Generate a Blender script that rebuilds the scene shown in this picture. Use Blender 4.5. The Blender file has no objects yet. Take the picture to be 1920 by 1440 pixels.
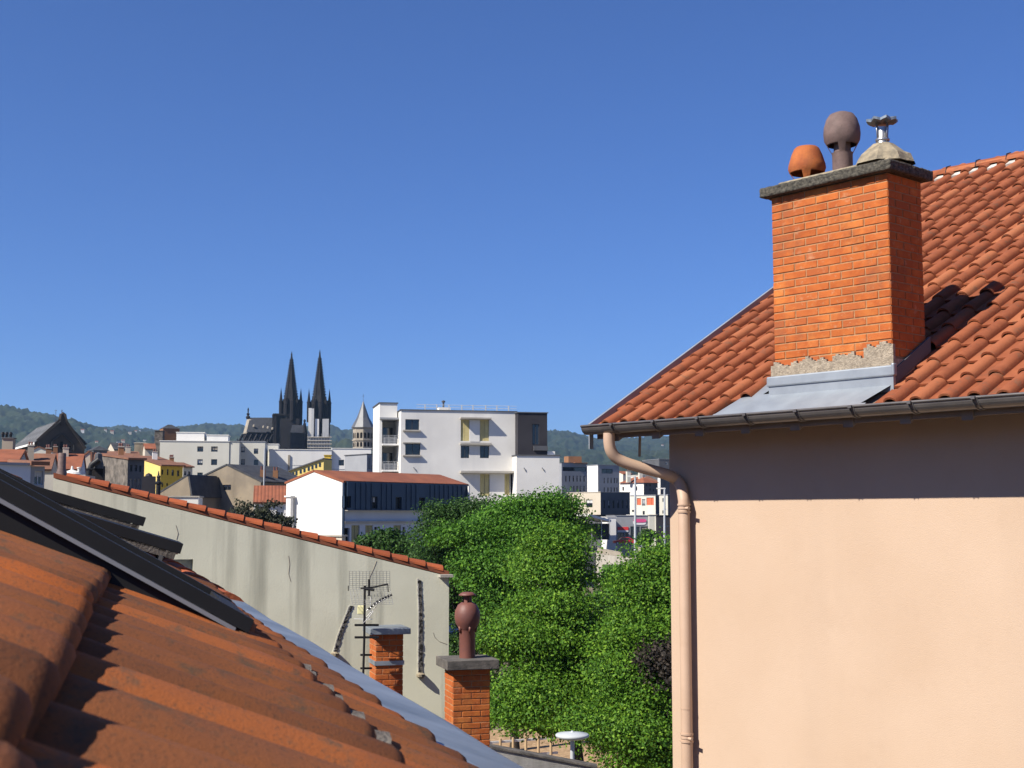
import bpy, math, random
import numpy as np
from mathutils import Vector, Matrix
random.seed(7); RNG = np.random.default_rng(7)
scene = bpy.context.scene
col = scene.collection
R = math.radians

# ---------------------------------------------------------------- camera, sky, sun, exposure
H = 11.0                       # camera height above the street
FPX = 2500.0                   # focal length in photo pixels (1920 wide)
PITCH = math.atan((968 - 720) / FPX)
cam_d = bpy.data.cameras.new('camera'); cam = bpy.data.objects.new('camera', cam_d); col.objects.link(cam)
cam.location = (0, 0, H); cam.rotation_euler = (math.pi / 2 + PITCH, 0, 0)
cam_d.sensor_width = 36; cam_d.lens = 36 * FPX / 1920; cam_d.clip_start = .05; cam_d.clip_end = 30000
cam_d.dof.use_dof = True; cam_d.dof.focus_distance = 14; cam_d.dof.aperture_fstop = 15.0
scene.camera = cam
SUN_T = Vector((.826, .563, 0)).normalized()      # the way the light travels over the ground
SUN_EL = R(42.5)
world = bpy.data.worlds.new('World'); scene.world = world; world.use_nodes = True
wn = world.node_tree.nodes; wl = world.node_tree.links
sky = wn.new('ShaderNodeTexSky'); sky.sky_type = 'NISHITA'; sky.sun_disc = False
sky.sun_elevation = SUN_EL; sky.sun_rotation = math.atan2(-SUN_T.x, -SUN_T.y)
sky.altitude = 400; sky.air_density = .92; sky.dust_density = 0.0; sky.ozone_density = 10.0
tint = wn.new('ShaderNodeMix'); tint.data_type = 'RGBA'; tint.blend_type = 'MULTIPLY'; tint.inputs[0].default_value = 1; tint.inputs[7].default_value = (.86, .97, 1.29, 1)
wl.new(sky.outputs[0], tint.inputs[6]); wl.new(tint.outputs[2], wn['Background'].inputs[0]); wn['Background'].inputs[1].default_value = .056
sun_d = bpy.data.lights.new('sun', 'SUN'); sun = bpy.data.objects.new('sun', sun_d); col.objects.link(sun)
sun_d.energy = 5.0; sun_d.angle = R(.53); sun_d.color = (1, .93, .82)
sd = Vector((SUN_T.x * math.cos(SUN_EL), SUN_T.y * math.cos(SUN_EL), -math.sin(SUN_EL)))
sun.rotation_euler = sd.to_track_quat('-Z', 'Y').to_euler(); sun.location = (-30, -20, 60)
vs = scene.view_settings; vs.view_transform = 'Standard'; vs.look = 'None'; vs.exposure = .77; vs.gamma = 1; vs.use_curve_mapping = False
scene.cycles.max_bounces = 6; scene.cycles.diffuse_bounces = 3; scene.cycles.glossy_bounces = 2; scene.cycles.transmission_bounces = 3; scene.cycles.volume_bounces = 0

# ---------------------------------------------------------------- helpers
def ray(px, py):
    a = (px - 960) / FPX; b = (720 - py) / FPX
    y = math.cos(PITCH) - b * math.sin(PITCH); z = math.sin(PITCH) + b * math.cos(PITCH)
    return Vector((a / y, 1, z / y))
def P(px, py, Y):
    r = ray(px, py); return Vector((r.x * Y, Y, H + r.z * Y))
def proj(p):
    y = p.y; z = p.z - H
    cy = y * math.cos(PITCH) + z * math.sin(PITCH); cz = -y * math.sin(PITCH) + z * math.cos(PITCH)
    return 960 + FPX * p.x / cy, 720 - FPX * cz / cy
def gz(x, y):                                   # lie of the land
    d = max(0., y - 90.)
    return min(.022 * d, 13 + .008 * d)
class MB:
    def __init__(s): s.v = []; s.f = []; s.m = []; s.cur = 0; s.sm = []; s.smooth = False
    def add(s, vs, fs):
        o = len(s.v); s.v.extend([tuple(v) for v in vs])
        for f in fs: s.f.append([i + o for i in f]); s.m.append(s.cur); s.sm.append(s.smooth)
        return s
    def quad(s, a, b, c, d): return s.add([a, b, c, d], [(0, 1, 2, 3)])
    def poly(s, pts): return s.add(pts, [tuple(range(len(pts)))])
    def obox(s, o, ax, ay, az):                 # corner + three edge vectors
        o, ax, ay, az = map(Vector, (o, ax, ay, az))
        v = [o, o + ax, o + ax + ay, o + ay, o + az, o + ax + az, o + ax + ay + az, o + ay + az]
        fs = [(0, 3, 2, 1), (4, 5, 6, 7), (0, 1, 5, 4), (1, 2, 6, 5), (2, 3, 7, 6), (3, 0, 4, 7)]
        if ax.cross(ay).dot(az) < 0: fs = [f[::-1] for f in fs]
        return s.add(v, fs)
    def box(s, x0, y0, z0, x1, y1, z1): return s.obox((x0, y0, z0), (x1 - x0, 0, 0), (0, y1 - y0, 0), (0, 0, z1 - z0))
    def bar(s, a, b, w, h=None):                # square bar between two points
        a = Vector(a); b = Vector(b); h = h or w; d = (b - a)
        up = Vector((0, 0, 1)) if abs(d.normalized().z) < .95 else Vector((0, 1, 0))
        x = d.cross(up).normalized() * w; z = x.cross(d).normalized() * h
        return s.obox(a - x / 2 - z / 2, d, x, z)
    def tube(s, pts, r, n=12, cap=True):
        pts = [Vector(p) for p in pts]; rs = r if isinstance(r, (list, tuple)) else [r] * len(pts)
        vs = []; up0 = None
        for i, p in enumerate(pts):
            d = (pts[min(i + 1, len(pts) - 1)] - pts[max(i - 1, 0)]).normalized()
            if up0 is None:
                up0 = d.cross(Vector((0, 0, 1)) if abs(d.z) < .9 else Vector((1, 0, 0))).normalized()
            x = (up0 - d * up0.dot(d)).normalized(); up0 = x; y = d.cross(x)
            for k in range(n):
                a = 2 * math.pi * k / n; vs.append(p + (x * math.cos(a) + y * math.sin(a)) * rs[i])
        fs = []
        for i in range(len(pts) - 1):
            for k in range(n): fs.append((i * n + k, i * n + (k + 1) % n, (i + 1) * n + (k + 1) % n, (i + 1) * n + k))
        sm = s.smooth; s.smooth = True; s.add(vs, fs); s.smooth = sm
        if cap:
            s.add(vs[:n], [tuple(range(n))[::-1]]); s.add(vs[-n:], [tuple(range(n))])
        return s
    def lathe(s, c, prof, n=24, skip=None, ax=None, rot=0):
        c = Vector(c); vs = []
        for r, z in prof:
            for k in range(n):
                a = 2 * math.pi * k / n + rot; vs.append(c + Vector((r * math.cos(a), r * math.sin(a), z)))
        fs = []
        for i in range(len(prof) - 1):
            for k in range(n):
                if skip and skip(i, k): continue
                fs.append((i * n + k, i * n + (k + 1) % n, (i + 1) * n + (k + 1) % n, (i + 1) * n + k))
        return s.add(vs, fs)
    def build(s, name, mat, parent=None, bevel=0):
        me = bpy.data.meshes.new(name); me.from_pydata(s.v, [], s.f)
        for m in (mat if isinstance(mat, (list, tuple)) else [mat]): me.materials.append(m)
        me.polygons.foreach_set('material_index', s.m); me.polygons.foreach_set('use_smooth', s.sm); me.update()
        o = bpy.data.objects.new(name, me); col.objects.link(o)
        if parent: adopt(o, parent)
        if bevel:
            b = o.modifiers.new('bevel', 'BEVEL'); b.width = bevel; b.segments = 2; b.limit_method = 'ANGLE'
        return o
def adopt(o, parent):
    o.parent = parent
    if parent.type == 'EMPTY': o.matrix_parent_inverse = Matrix.Translation(-parent.location)
def tag(o, label=None, cat=None, group=None, kind=None):
    if label: o['label'] = label
    if cat: o['category'] = cat
    if group: o['group'] = group
    if kind: o['kind'] = kind
    return o
def thing(name, label, cat, loc, group=None):
    o = bpy.data.objects.new(name, None); o.empty_display_size = .3; col.objects.link(o); o.location = loc
    return tag(o, label, cat, group)
def inst(name, me, mx, parent, mat=None):
    o = bpy.data.objects.new(name, me); col.objects.link(o); o.parent = parent
    if parent.type == 'EMPTY': o.matrix_parent_inverse = Matrix.Translation(-parent.location)
    o.matrix_basis = mx
    return o

# ---------------------------------------------------------------- materials
def M(name, c1, c2=None, sc=3., rough=.85, bump=0., bsc=40., rnd=0., rc=None, streak=None, spots=None, spec=.25, metal=0., obj=False, island=False, stretch=None, lo=.35, hi=.65, stripes=None, transl=None, grain=None, wst=()):
    k_ = lambda c: c and tuple(x * .83 for x in c)
    c1, c2 = k_(c1), k_(c2); rc = rc and (k_(rc[0]), *rc[1:]); streak = streak and (k_(streak[0]), *streak[1:]); spots = spots and (k_(spots[0]), *spots[1:]); grain = grain and (k_(grain[0]), *grain[1:])
    m = bpy.data.materials.new(name); m.use_nodes = True
    N = m.node_tree.nodes; L = m.node_tree.links; b = N['Principled BSDF']
    def mx(fac, a, c, typ='MIX'):
        n = N.new('ShaderNodeMix'); n.data_type = 'RGBA'; n.blend_type = typ
        for idx, val in ((0, fac), (6, a), (7, c)):
            if hasattr(val, 'links'): L.new(val, n.inputs[idx])
            elif idx == 0: n.inputs[0].default_value = val
            else: n.inputs[idx].default_value = (*val, 1)
        return n.outputs[2]
    def math_(op, a, c=0., clamp=False):
        n = N.new('ShaderNodeMath'); n.operation = op; n.use_clamp = clamp
        for i, val in enumerate((a, c)):
            if hasattr(val, 'links'): L.new(val, n.inputs[i])
            else: n.inputs[i].default_value = val
        return n.outputs[0]
    rand = None
    if rnd or rc or obj:
        oi = N.new('ShaderNodeObjectInfo'); rand = oi.outputs['Random']
        if island:
            g = N.new('ShaderNodeNewGeometry'); rand = math_('FRACT', math_('ADD', rand, g.outputs['Random Per Island']))
    if obj:
        tc = N.new('ShaderNodeTexCoord'); av = N.new('ShaderNodeVectorMath'); av.operation = 'ADD'
        cb = N.new('ShaderNodeCombineXYZ'); s_ = math_('MULTIPLY', oi.outputs['Random'], 37.); L.new(s_, cb.inputs[0]); L.new(s_, cb.inputs[1])
        L.new(tc.outputs['Object'], av.inputs[0]); L.new(cb.outputs[0], av.inputs[1]); vec = av.outputs[0]
    else:
        g0 = N.new('ShaderNodeNewGeometry'); vec = g0.outputs['Position']
    def noise(scale, det=5., v=None, rg=.55):
        n = N.new('ShaderNodeTexNoise'); n.inputs['Scale'].default_value = scale; n.inputs['Detail'].default_value = det; n.inputs['Roughness'].default_value = rg
        L.new(v or vec, n.inputs['Vector']); return n.outputs[0]
    def ramp(v, lo, hi):
        n = N.new('ShaderNodeMapRange'); n.inputs[1].default_value = lo; n.inputs[2].default_value = hi; L.new(v, n.inputs[0]); return n.outputs[0]
    def mapped(scale):
        n = N.new('ShaderNodeMapping'); n.inputs['Scale'].default_value = scale; L.new(vec, n.inputs[0]); return n.outputs[0]
    c = c1
    if c2: c = mx(ramp(noise(sc, 6., mapped(stretch) if stretch else None), lo, hi), c1, c2)
    if rc: c = mx(ramp(rand, rc[1], rc[2]), c, rc[0])
    if streak: c = mx(math_('MULTIPLY', ramp(noise(streak[2], 5., mapped((1, 1, .05))), streak[3] if len(streak) > 3 else .5, .75), streak[1]), c, streak[0])
    if spots: c = mx(math_('MULTIPLY', ramp(noise(spots[2], 6., None, .7), spots[3], spots[3] + .12), spots[1]), c, spots[0])
    if grain: c = mx(math_('MULTIPLY', ramp(noise(grain[2], 3., None, .8), grain[3], grain[3] + .1), grain[1]), c, grain[0])
    for w_ in wst:
        gp = N.new('ShaderNodeNewGeometry'); c = mx(math_('MULTIPLY', ramp(noise(w_[2], 6., gp.outputs['Position'], .65), w_[3], w_[3] + .16), w_[1]), c, w_[0])
    if rnd:
        v = math_('ADD', math_('MULTIPLY', rand, rnd), 1 - rnd / 2)
        cc = N.new('ShaderNodeCombineXYZ')
        for i in range(3): L.new(v, cc.inputs[i])
        c = mx(1., c, cc.outputs[0], 'MULTIPLY')
    hgt = None
    if stripes:                                  # stripes: direction vector, period
        d = Vector(stripes[0]).normalized()
        dp = N.new('ShaderNodeVectorMath'); dp.operation = 'DOT_PRODUCT'; L.new(vec, dp.inputs[0]); dp.inputs[1].default_value = d
        sn = math_('ABSOLUTE', math_('SINE', math_('MULTIPLY', dp.outputs['Value'], math.pi / stripes[1])))
        c = mx(ramp(sn, .0, .45), tuple(x * stripes[2] for x in c1), c); hgt = sn
    if hasattr(c, 'links'): L.new(c, b.inputs['Base Color'])
    else: b.inputs['Base Color'].default_value = (*c, 1)
    b.inputs['Roughness'].default_value = rough; b.inputs['Specular IOR Level'].default_value = spec; b.inputs['Metallic'].default_value = metal
    if bump or stripes:
        bp = N.new('ShaderNodeBump'); bp.inputs['Strength'].default_value = bump or .3; bp.inputs['Distance'].default_value = .02 if not stripes else stripes[1] * .3
        L.new(hgt if (stripes and not bump) else noise(bsc, 4., None, .65), bp.inputs['Height']); L.new(bp.outputs[0], b.inputs['Normal'])
    if transl:
        t = N.new('ShaderNodeBsdfTranslucent'); ms = N.new('ShaderNodeMixShader'); ms.inputs[0].default_value = transl
        if hasattr(c, 'links'): L.new(c, t.inputs[0])
        L.new(b.outputs[0], ms.inputs[1]); L.new(t.outputs[0], ms.inputs[2]); L.new(ms.outputs[0], N['Material Output'].inputs[0])
    return m
mt = {}
mt['brick'] = M('brick', (0.56, 0.155, 0.036), (0.44, 0.105, 0.026), 9, .9, .25, 90, rnd=.28, rc=((.36, .095, .028), .45, 1.), spots=((.50, .30, .17), .6, 22, .58), obj=True, wst=(((.22, .075, .035), .75, 2.6, .54), ((.55, .36, .22), .5, 5.5, .60), ((.60, .22, .05), .6, 1.9, .5)))
mt['brick_dark'] = M('brick_dark', (.50, .125, .035), (.38, .085, .028), 9, .9, .25, 90, rnd=.3, obj=True)
mt['mortar'] = M('mortar', (0.48, 0.27, 0.135), (0.34, 0.19, 0.1), 14, .95, .4, 120)
mt['mortar_rough'] = M('mortar_rough', (.50, .42, .32), (.30, .25, .19), 30, .95, .9, 70)
mt['cap'] = M('cap_concrete', (.16, .145, .115), (.055, .052, .045), 45, .95, .9, 110, spots=((.30, .28, .22), .6, 60, .60))
mt['cap2'] = M('cap_slab', (.17, .155, .14), (.085, .08, .075), 12, .95, .5, 60)
mt['pot_orange'] = M('pot_orange', (.47, .145, .042), (.34, .095, .034), 9, .85, .25, 60, grain=((.22, .09, .04), .5, 55, .56), streak=((.24, .10, .05), .5, 9, .5))
mt['pot_brown'] = M('pot_brown', (.20, .135, .12), (.13, .088, .08), 10, .7, .2, 60, spec=.3, grain=((.10, .07, .06), .5, 60, .56))
mt['pot_red'] = M('pot_red', (0.2, 0.075, 0.055), (0.16, 0.065, 0.055), 8, .55, .1, 30, spec=.4)
mt['haunch'] = M('haunch', (.42, .35, .24), (.22, .19, .14), 16, .95, .6, 60)
mt['zinc'] = M('zinc', (0.352, 0.392, 0.432), (0.288, 0.32, 0.36), 5, .5, .05, 12, spec=.5, metal=.35)
mt['zinc_old'] = M('zinc_old', (.36, .41, .46), (.20, .24, .28), 3, .45, .08, 8, spec=.5, metal=.4)
mt['gutter'] = M('gutter', (.20, .185, .175), (.15, .14, .135), 6, .38, .03, 20, spec=.5, metal=.55)
mt['steel'] = M('steel', (.45, .45, .45), None, rough=.35, metal=.8)
mt['black'] = M('black_metal', (.02, .02, .022), None, rough=.5)
mt['anthracite'] = M('anthracite', (.010, .010, .011), (.015, .015, .016), 6, .6, .02, 30, spec=.3)
mt['trim_grey'] = M('trim_grey', (.34, .34, .35), None, rough=.4, metal=.3)  # pale grey: painted glint of the skylight groove, plain metal on antenna grid
mt['tile_r'] = M('tile_right', (0.32, 0.0986, 0.0422), (0.258, 0.0714, 0.0306), 9, .9, .25, 60, rnd=.22, rc=((.36, .125, .055), .6, .98), spots=((.17, .10, .06), .65, 9, .56), grain=((.17, .075, .04), .5, 90, .58), obj=True, island=True)
mt['tile_n'] = M('tile_near', (0.285, 0.094, 0.029), (0.225, 0.08, 0.034), 7, .92, .16, 200, rnd=.5, rc=((.36, .095, .02), .78, .97), spots=((.095, .07, .045), .75, 13, .55), grain=((.09, .05, .03), .6, 130, .55), obj=True, island=True)
mt['tile_grey'] = M('tile_grey', (.20, .18, .155), (.12, .10, .085), 20, .95, .5, 80, obj=True)
mt['pink'] = M('pink_render', (0.585, 0.437, 0.325), (0.55, 0.403, 0.292), .9, .95, .25, 160, spots=((.50, .365, .265), .30, 2.2, .58), streak=((.44, .33, .25), .22, 1.8, .5), grain=((.46, .34, .25), .35, 70, .62))
mt['pink_pipe'] = M('pink_pipe', (0.562, 0.398, 0.292), (0.515, 0.359, 0.257), 5, .55, .03, 30, spec=.4)
mt['soffit'] = M('soffit', (0.294, 0.231, 0.182), (0.238, 0.182, 0.14), 5, .9, .1, 20)
mt['render_grey'] = M('render_grey', (0.87, 0.86, 0.675), (0.76, 0.75, 0.585), 1.1, .95, .12, 45, streak=((.24, .24, .19), .75, 3.2, .53), spots=((.66, .65, .51), .5, 2.5, .58))
mt['scar_black'] = M('scar_black', (.03, .028, .025), (.20, .19, .17), 22, .95, .8, 60, lo=.45, hi=.55)
mt['scar_white'] = M('scar_white', (.66, .64, .58), (.42, .40, .36), 8, .95, .3, 60)
mt['coping'] = M('coping_tile', (0.4, 0.104, 0.0384), (0.32, 0.08, 0.032), 5, .85, .2, 60, rnd=.3, obj=True)
mt['cream_box'] = M('cream_box', (.78, .74, .42), None, rough=.5)
mt['white'] = M('white_render', (0.8, 0.785, 0.74), (0.73, 0.715, 0.68), .5, .95, .1, 30, streak=((.55, .55, .54), .5, .45, .5))
mt['white_grey'] = M('white_grey_render', (0.84, 0.82, 0.765), (0.74, 0.72, 0.675), .22, .95, .1, 10, streak=((.50, .50, .50), .55, .22, .53))
mt['white_hot'] = M('white_paint', (0.85, 0.835, 0.79), (0.81, 0.795, 0.755), .4, .9, streak=((.66, .66, .64), .4, .6))  # white; also painted on faces that stand for sunlight
mt['cream'] = M('cream_render', (.70, .68, .59), (.66, .64, .55), .3, .95, streak=((.50, .49, .43), .4, .4))
mt['beige'] = M('beige_render', (.62, .55, .44), (.54, .48, .38), .4, .95)
mt['tan'] = M('tan_render', (.34, .28, .20), (.24, .20, .15), .5, .95, streak=((.13, .11, .085), .7, .7))
mt['yellow'] = M('yellow_render', (.78, .60, .20), (.74, .56, .18), .5, .95)
mt['ochre'] = M('ochre_render', (.70, .48, .07), (.64, .43, .06), .5, .95)
mt['olive'] = M('olive_panel', (.42, .38, .19), (.36, .33, .17), .6, .85)
mt['shutter'] = M('yellow_shutter', (.62, .53, .25), (.52, .44, .20), 1.5, .8)
mt['blueclad'] = M('blue_cladding', (.030, .058, .10), (.024, .046, .082), .8, .45, spec=.5, metal=.3)
mt['bluewhite'] = M('blue_white', (.62, .66, .72), (.56, .60, .66), .6, .9)  # white render with the bluish cast of shade put into its colour
mt['slate'] = M('slate', (.075, .078, .085), (.045, .047, .053), 1.2, .7, .2, 6)
mt['slate_light'] = M('fibre_roof', (.115, .118, .122), (.085, .087, .09), .3, .85)
mt['stone_dark'] = M('lava_stone', (0.013, 0.012, 0.014), (0.022, 0.02, 0.022), .12, .95, .5, .4)
mt['stone_dark2'] = M('lava_stone_weathered', (0.034, 0.032, 0.033), (0.016, 0.015, 0.017), .18, .95, .5, .4)
mt['stone_wall'] = M('rubble_stone', (.23, .20, .17), (.09, .08, .07), 1.6, .95, 1., 2.2)
mt['stone_brown'] = M('brown_stone', (.085, .068, .055), (.055, .044, .037), .3, .95, .3, 1.5)
mt['stone_pale'] = M('pale_stone', (.42, .37, .30), (.32, .28, .22), .3, .95, .3, 1.5)
mt['oldbrick'] = M('old_brick', (.34, .17, .085), (.26, .13, .07), .5, .95, .3, 2)
mt['redroof'] = M('red_roof', (.33, .115, .06), (.22, .08, .045), .8, .9, .3, 4)
mt['redroof_a'] = M('red_roof_a', (.33, .115, .06), (.24, .085, .05), .8, .9, stripes=((math.cos(R(10)), math.sin(R(10)), 0), .34, .5))
mt['redroof_b'] = M('red_roof_b', (.33, .115, .06), (.24, .085, .05), .8, .9, stripes=((math.cos(R(52)), math.sin(R(52)), 0), .36, .55))
mt['brownroof'] = M('brown_roof', (.27, .125, .075), (.18, .09, .06), .7, .9, .3, 4)
mt['glass'] = M('window_glass', (.012, .016, .022), None, rough=.08, spec=.8)
mt['darkroom'] = M('dark_opening', (.012, .012, .013), None, rough=.9, spec=.1)
mt['frame_w'] = M('window_frame', (.62, .62, .60), None, rough=.6)
mt['frame_d'] = M('dark_frame', (.05, .05, .055), None, rough=.6)
mt['grey'] = M('grey_panel', (.33, .34, .36), (.29, .30, .32), .4, .8)  # also paints the shade on a narrow white house front
mt['grey_d'] = M('dark_grey_panel', (.115, .118, .13), (.09, .093, .10), .4, .8)  # also paints the shaded sides of pale town blocks
mt['blackclad'] = M('black_cladding', (.045, .042, .048), (.03, .028, .034), .3, .7)
mt['orange'] = M('orange_panel', (.62, .15, .07), None, rough=.7)
mt['concrete'] = M('concrete', (.50, .47, .41), (.40, .37, .32), .6, .95, .2, 8)
mt['pink_sign'] = M('pink_sign', (.75, .10, .26), None, rough=.5)
mt['red_sign'] = M('red_sign', (.72, .06, .06), None, rough=.5)
mt['white_sign'] = M('white_sign', (.80, .80, .80), None, rough=.5)
mt['asphalt'] = M('asphalt', (.055, .055, .058), (.045, .045, .047), .8, .95)
mt['grass'] = M('grass', (.075, .115, .03), (.05, .085, .02), 1.2, .95, .6, 9)
mt['ground'] = M('ground', (0.27, 0.22, 0.16), (0.14, 0.125, 0.075), .05, .95, .4, 2, lo=.4, hi=.6)
mt['chips'] = M('wood_chips', (.50, .34, .19), (.28, .18, .10), 5, .95, 1., 12)
mt['bark'] = M('bark', (.06, .048, .036), (.035, .03, .024), 6, .95, .6, 20)
mt['wood'] = M('fence_wood', (.52, .38, .22), (.42, .30, .18), 6, .9)
mt['lamp'] = M('lamp_paint', (.52, .55, .57), (.46, .49, .51), 2, .5)
def leafmat(nm, a, b_, c): return M(nm, a, b_, .55, .6, rnd=.8, rc=(c, .55, 1.), island=True, spec=.2, transl=.3)
mt['leaf1'] = leafmat('leaf_bright', (.10, .235, .018), (.065, .175, .015), (.16, .28, .024))
mt['leaf2'] = leafmat('leaf_mid', (.072, .20, .018), (.05, .15, .014), (.12, .25, .024))
mt['leaf3'] = leafmat('leaf_dark', (.038, .095, .018), (.028, .072, .014), (.06, .13, .024))
mt['leaf4'] = leafmat('leaf_olive', (.05, .06, .035), (.04, .045, .028), (.065, .075, .04))
mt['leaf5'] = leafmat('leaf_purple', (.05, .04, .032), (.035, .03, .025), (.065, .05, .038))
mt['forest'] = M('forest', (0.012, 0.026, 0.014), (0.034, 0.046, 0.022), .022, .95, lo=.38, hi=.62, spots=((.07, .075, .035), .5, .006, .57))
mt['skin'] = M('skin', (.45, .28, .2), None, rough=.6)
mt['cloth_dark'] = M('dark_cloth', (.02, .02, .025), None, rough=.9)
mt['car_red'] = M('red_car_paint', (.55, .03, .03), None, rough=.3, spec=.5)

# ---------------------------------------------------------------- ground and hills
def grid_mesh(name, X, Y, Z, mat):
    nr, nc = X.shape
    v = np.stack([X, Y, Z], -1).reshape(-1, 3)
    i = np.arange(nr * nc).reshape(nr, nc)
    f = np.stack([i[:-1, :-1], i[:-1, 1:], i[1:, 1:], i[1:, :-1]], -1).reshape(-1, 4)
    me = bpy.data.meshes.new(name); me.vertices.add(len(v)); me.vertices.foreach_set('co', v.ravel())
    me.loops.add(len(f) * 4); me.loops.foreach_set('vertex_index', f.ravel())
    me.polygons.add(len(f)); me.polygons.foreach_set('loop_start', np.arange(len(f)) * 4)
    me.update(calc_edges=True); me.materials.append(mat)
    o = bpy.data.objects.new(name, me); col.objects.link(o); return o
ys = np.concatenate([np.linspace(-150, 90, 9), np.geomspace(100, 9000, 40)]); xs = np.linspace(-1, 1, 41)
X = xs[None, :] * (400 + np.maximum(ys, 0)[:, None] * .9); Yg = np.repeat(ys[:, None], 41, 1)
Zg = np.vectorize(gz)(X, Yg)
tag(grid_mesh('ground', X, Yg, Zg, mt['ground']), kind='structure')
def smooth_noise(n, m, cells, rng):
    g = rng.random((cells[0] + 2, cells[1] + 2)); u = np.linspace(0, cells[0], n); w = np.linspace(0, cells[1], m)
    i = np.minimum(u.astype(int), cells[0] - 1); j = np.minimum(w.astype(int), cells[1] - 1); a = (u - i)[:, None]; b = (w - j)[None, :]
    a = a * a * (3 - 2 * a); b = b * b * (3 - 2 * b)
    return g[i][:, j] * (1 - a) * (1 - b) + g[i + 1][:, j] * a * (1 - b) + g[i][:, j + 1] * (1 - a) * b + g[i + 1][:, j + 1] * a * b
def hill(name, sil, d0, d1, rng, nc=900, nr=110, back=True, rough=1.):
    sx = [ray(p[0], p[1]).x for p in sil]; sz = [ray(p[0], p[1]).z for p in sil]
    az = np.linspace(sx[0], sx[-1], nc); top = np.interp(az, sx, sz) * d1 + H
    k = np.linspace(0, 1, nr); d = d0 + (d1 - d0) * k
    prof = k ** .85
    Z = (gz(0, d0) - 25) * (1 - prof)[:, None] + top[None, :] * prof[:, None]
    big = smooth_noise(nr, nc, (4, 14), rng) - .5; mid = smooth_noise(nr, nc, (12, 60), rng) - .5
    env = np.sin(np.pi * k)[:, None]
    Z += env * (big * 90 + mid * 34) * rough
    fine = rng.random((nr, nc)); fine2 = smooth_noise(nr, nc, (nr // 2, nc // 3), rng)
    Z += (fine * 6 + fine2 * 15 - 9)
    if back:
        Z = np.vstack([Z, np.repeat(Z[-1:] - 60, 1, 0), Z[-1:] * 0]); d = np.concatenate([d, [d1 + 200, d1 + 900]])
    return tag(grid_mesh(name, az[None, :] * d[:, None], np.repeat(d[:, None], nc, 1), Z, mt['forest']), kind='structure')
hill('hills', [(-900, 800), (-400, 770), (-120, 758), (0, 763), (40, 770), (80, 780), (112, 786), (140, 792), (166, 801), (200, 808), (300, 815), (600, 830), (900, 840), (1100, 850), (1500, 850), (2100, 830), (2800, 800)], 1500, 3000, np.random.default_rng(3), rough=.8)
hill('hills', [(-900, 840), (-200, 825), (100, 812), (166, 805), (200, 803), (235, 800), (270, 806), (310, 806), (345, 801), (385, 797), (430, 800), (480, 803), (560, 800), (610, 797), (650, 806), (700, 802), (800, 800), (900, 806), (1000, 812), (1040, 810), (1062, 811), (1090, 818), (1130, 822), (1200, 822), (1280, 815), (1500, 800), (2000, 790), (2800, 800)], 2200, 4600, np.random.default_rng(5), nc=1300)

# ---------------------------------------------------------------- tiles
def tile_mesh(name, w, L, roll=.5, h=.055, lift=.024, thk=.016, mat=None, n=8, flat=True, ex=.8, worn=0):
    pts = []
    x0 = w * (1 - roll)
    pts += [(0, .006), (x0 * .08, 0), (x0 * .92, 0)] if flat else [(0, .004)]
    for i in range(n + 1):
        a = math.pi * i / n; pts.append((x0 + w * roll * (1 - math.cos(a)) / 2 * 1.04, h * abs(math.sin(a)) ** ex + .004))
    k = len(pts); v = []; f = []; sm = []
    st = [(0, 0), (L, 0)] if not worn else [(0, .016), (.008, .006), (.026, .0)] + [(L * q, 0) for q in (.25, .5, .75, 1.)]
    jr = random.Random(int(L * 1000) + worn * 77)
    J = {(i, y): (jr.gauss(0, .0012) if worn and y > .03 else jr.gauss(0, .0006) if worn else 0) for i in range(k) for y, _ in st}
    S = lambda i, y, dz: (pts[i][0], y, pts[i][1] + lift * (1 - y / L) - dz - (dict(st)[y] if dz == 0 else 0) + J[i, y])
    for dz in (0, thk):                           # top sheet, then under sheet, each with vertices of its own
        o = len(v); ss = [y for y, _ in st] if dz == 0 else [0, L]; v += [S(i, y, dz) for y in ss for i in range(k)]
        for r in range(len(ss) - 1):
            for i in range(k - 1): q = (o + r * k + i, o + r * k + i + 1, o + r * k + k + i + 1, o + r * k + k + i); f.append(q if dz == 0 else q[::-1]); sm.append(True)
    o = len(v); v += [S(i, 0, 0) for i in range(k)] + [S(i, 0, thk) for i in range(k)]
    for i in range(k - 1): f.append((o + i + 1, o + i, o + k + i, o + k + i + 1)); sm.append(False)
    for i, fl in ((0, 1), (k - 1, -1)):
        o = len(v); v += [S(i, 0, 0), S(i, L, 0), S(i, L, thk), S(i, 0, thk)]; f.append((o, o + 1, o + 2, o + 3)[::fl]); sm.append(False)
    me = bpy.data.meshes.new(name); me.from_pydata(v, [], f); me.polygons.foreach_set('use_smooth', sm); me.materials.append(mat); me.update()
    return me
def frame(X, Y, Z, o):
    return Matrix(((X.x, Y.x, Z.x, o.x), (X.y, Y.y, Z.y, o.y), (X.z, Y.z, Z.z, o.z), (0, 0, 0, 1)))
def join_instances(name, items, mat, parent, kind='stuff'):
    vs = []; fs = []; sm = []
    for me, mx in items:
        o = len(vs); vs += [tuple(mx @ v.co) for v in me.vertices]
        fs += [[i + o for i in p.vertices] for p in me.polygons]; sm += [p.use_smooth for p in me.polygons]
    me = bpy.data.meshes.new(name); me.from_pydata(vs, [], fs); me.polygons.foreach_set('use_smooth', sm); me.materials.append(mat); me.update()
    ob = bpy.data.objects.new(name, me); col.objects.link(ob); adopt(ob, parent); return tag(ob, kind=kind)
BR = {}
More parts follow.
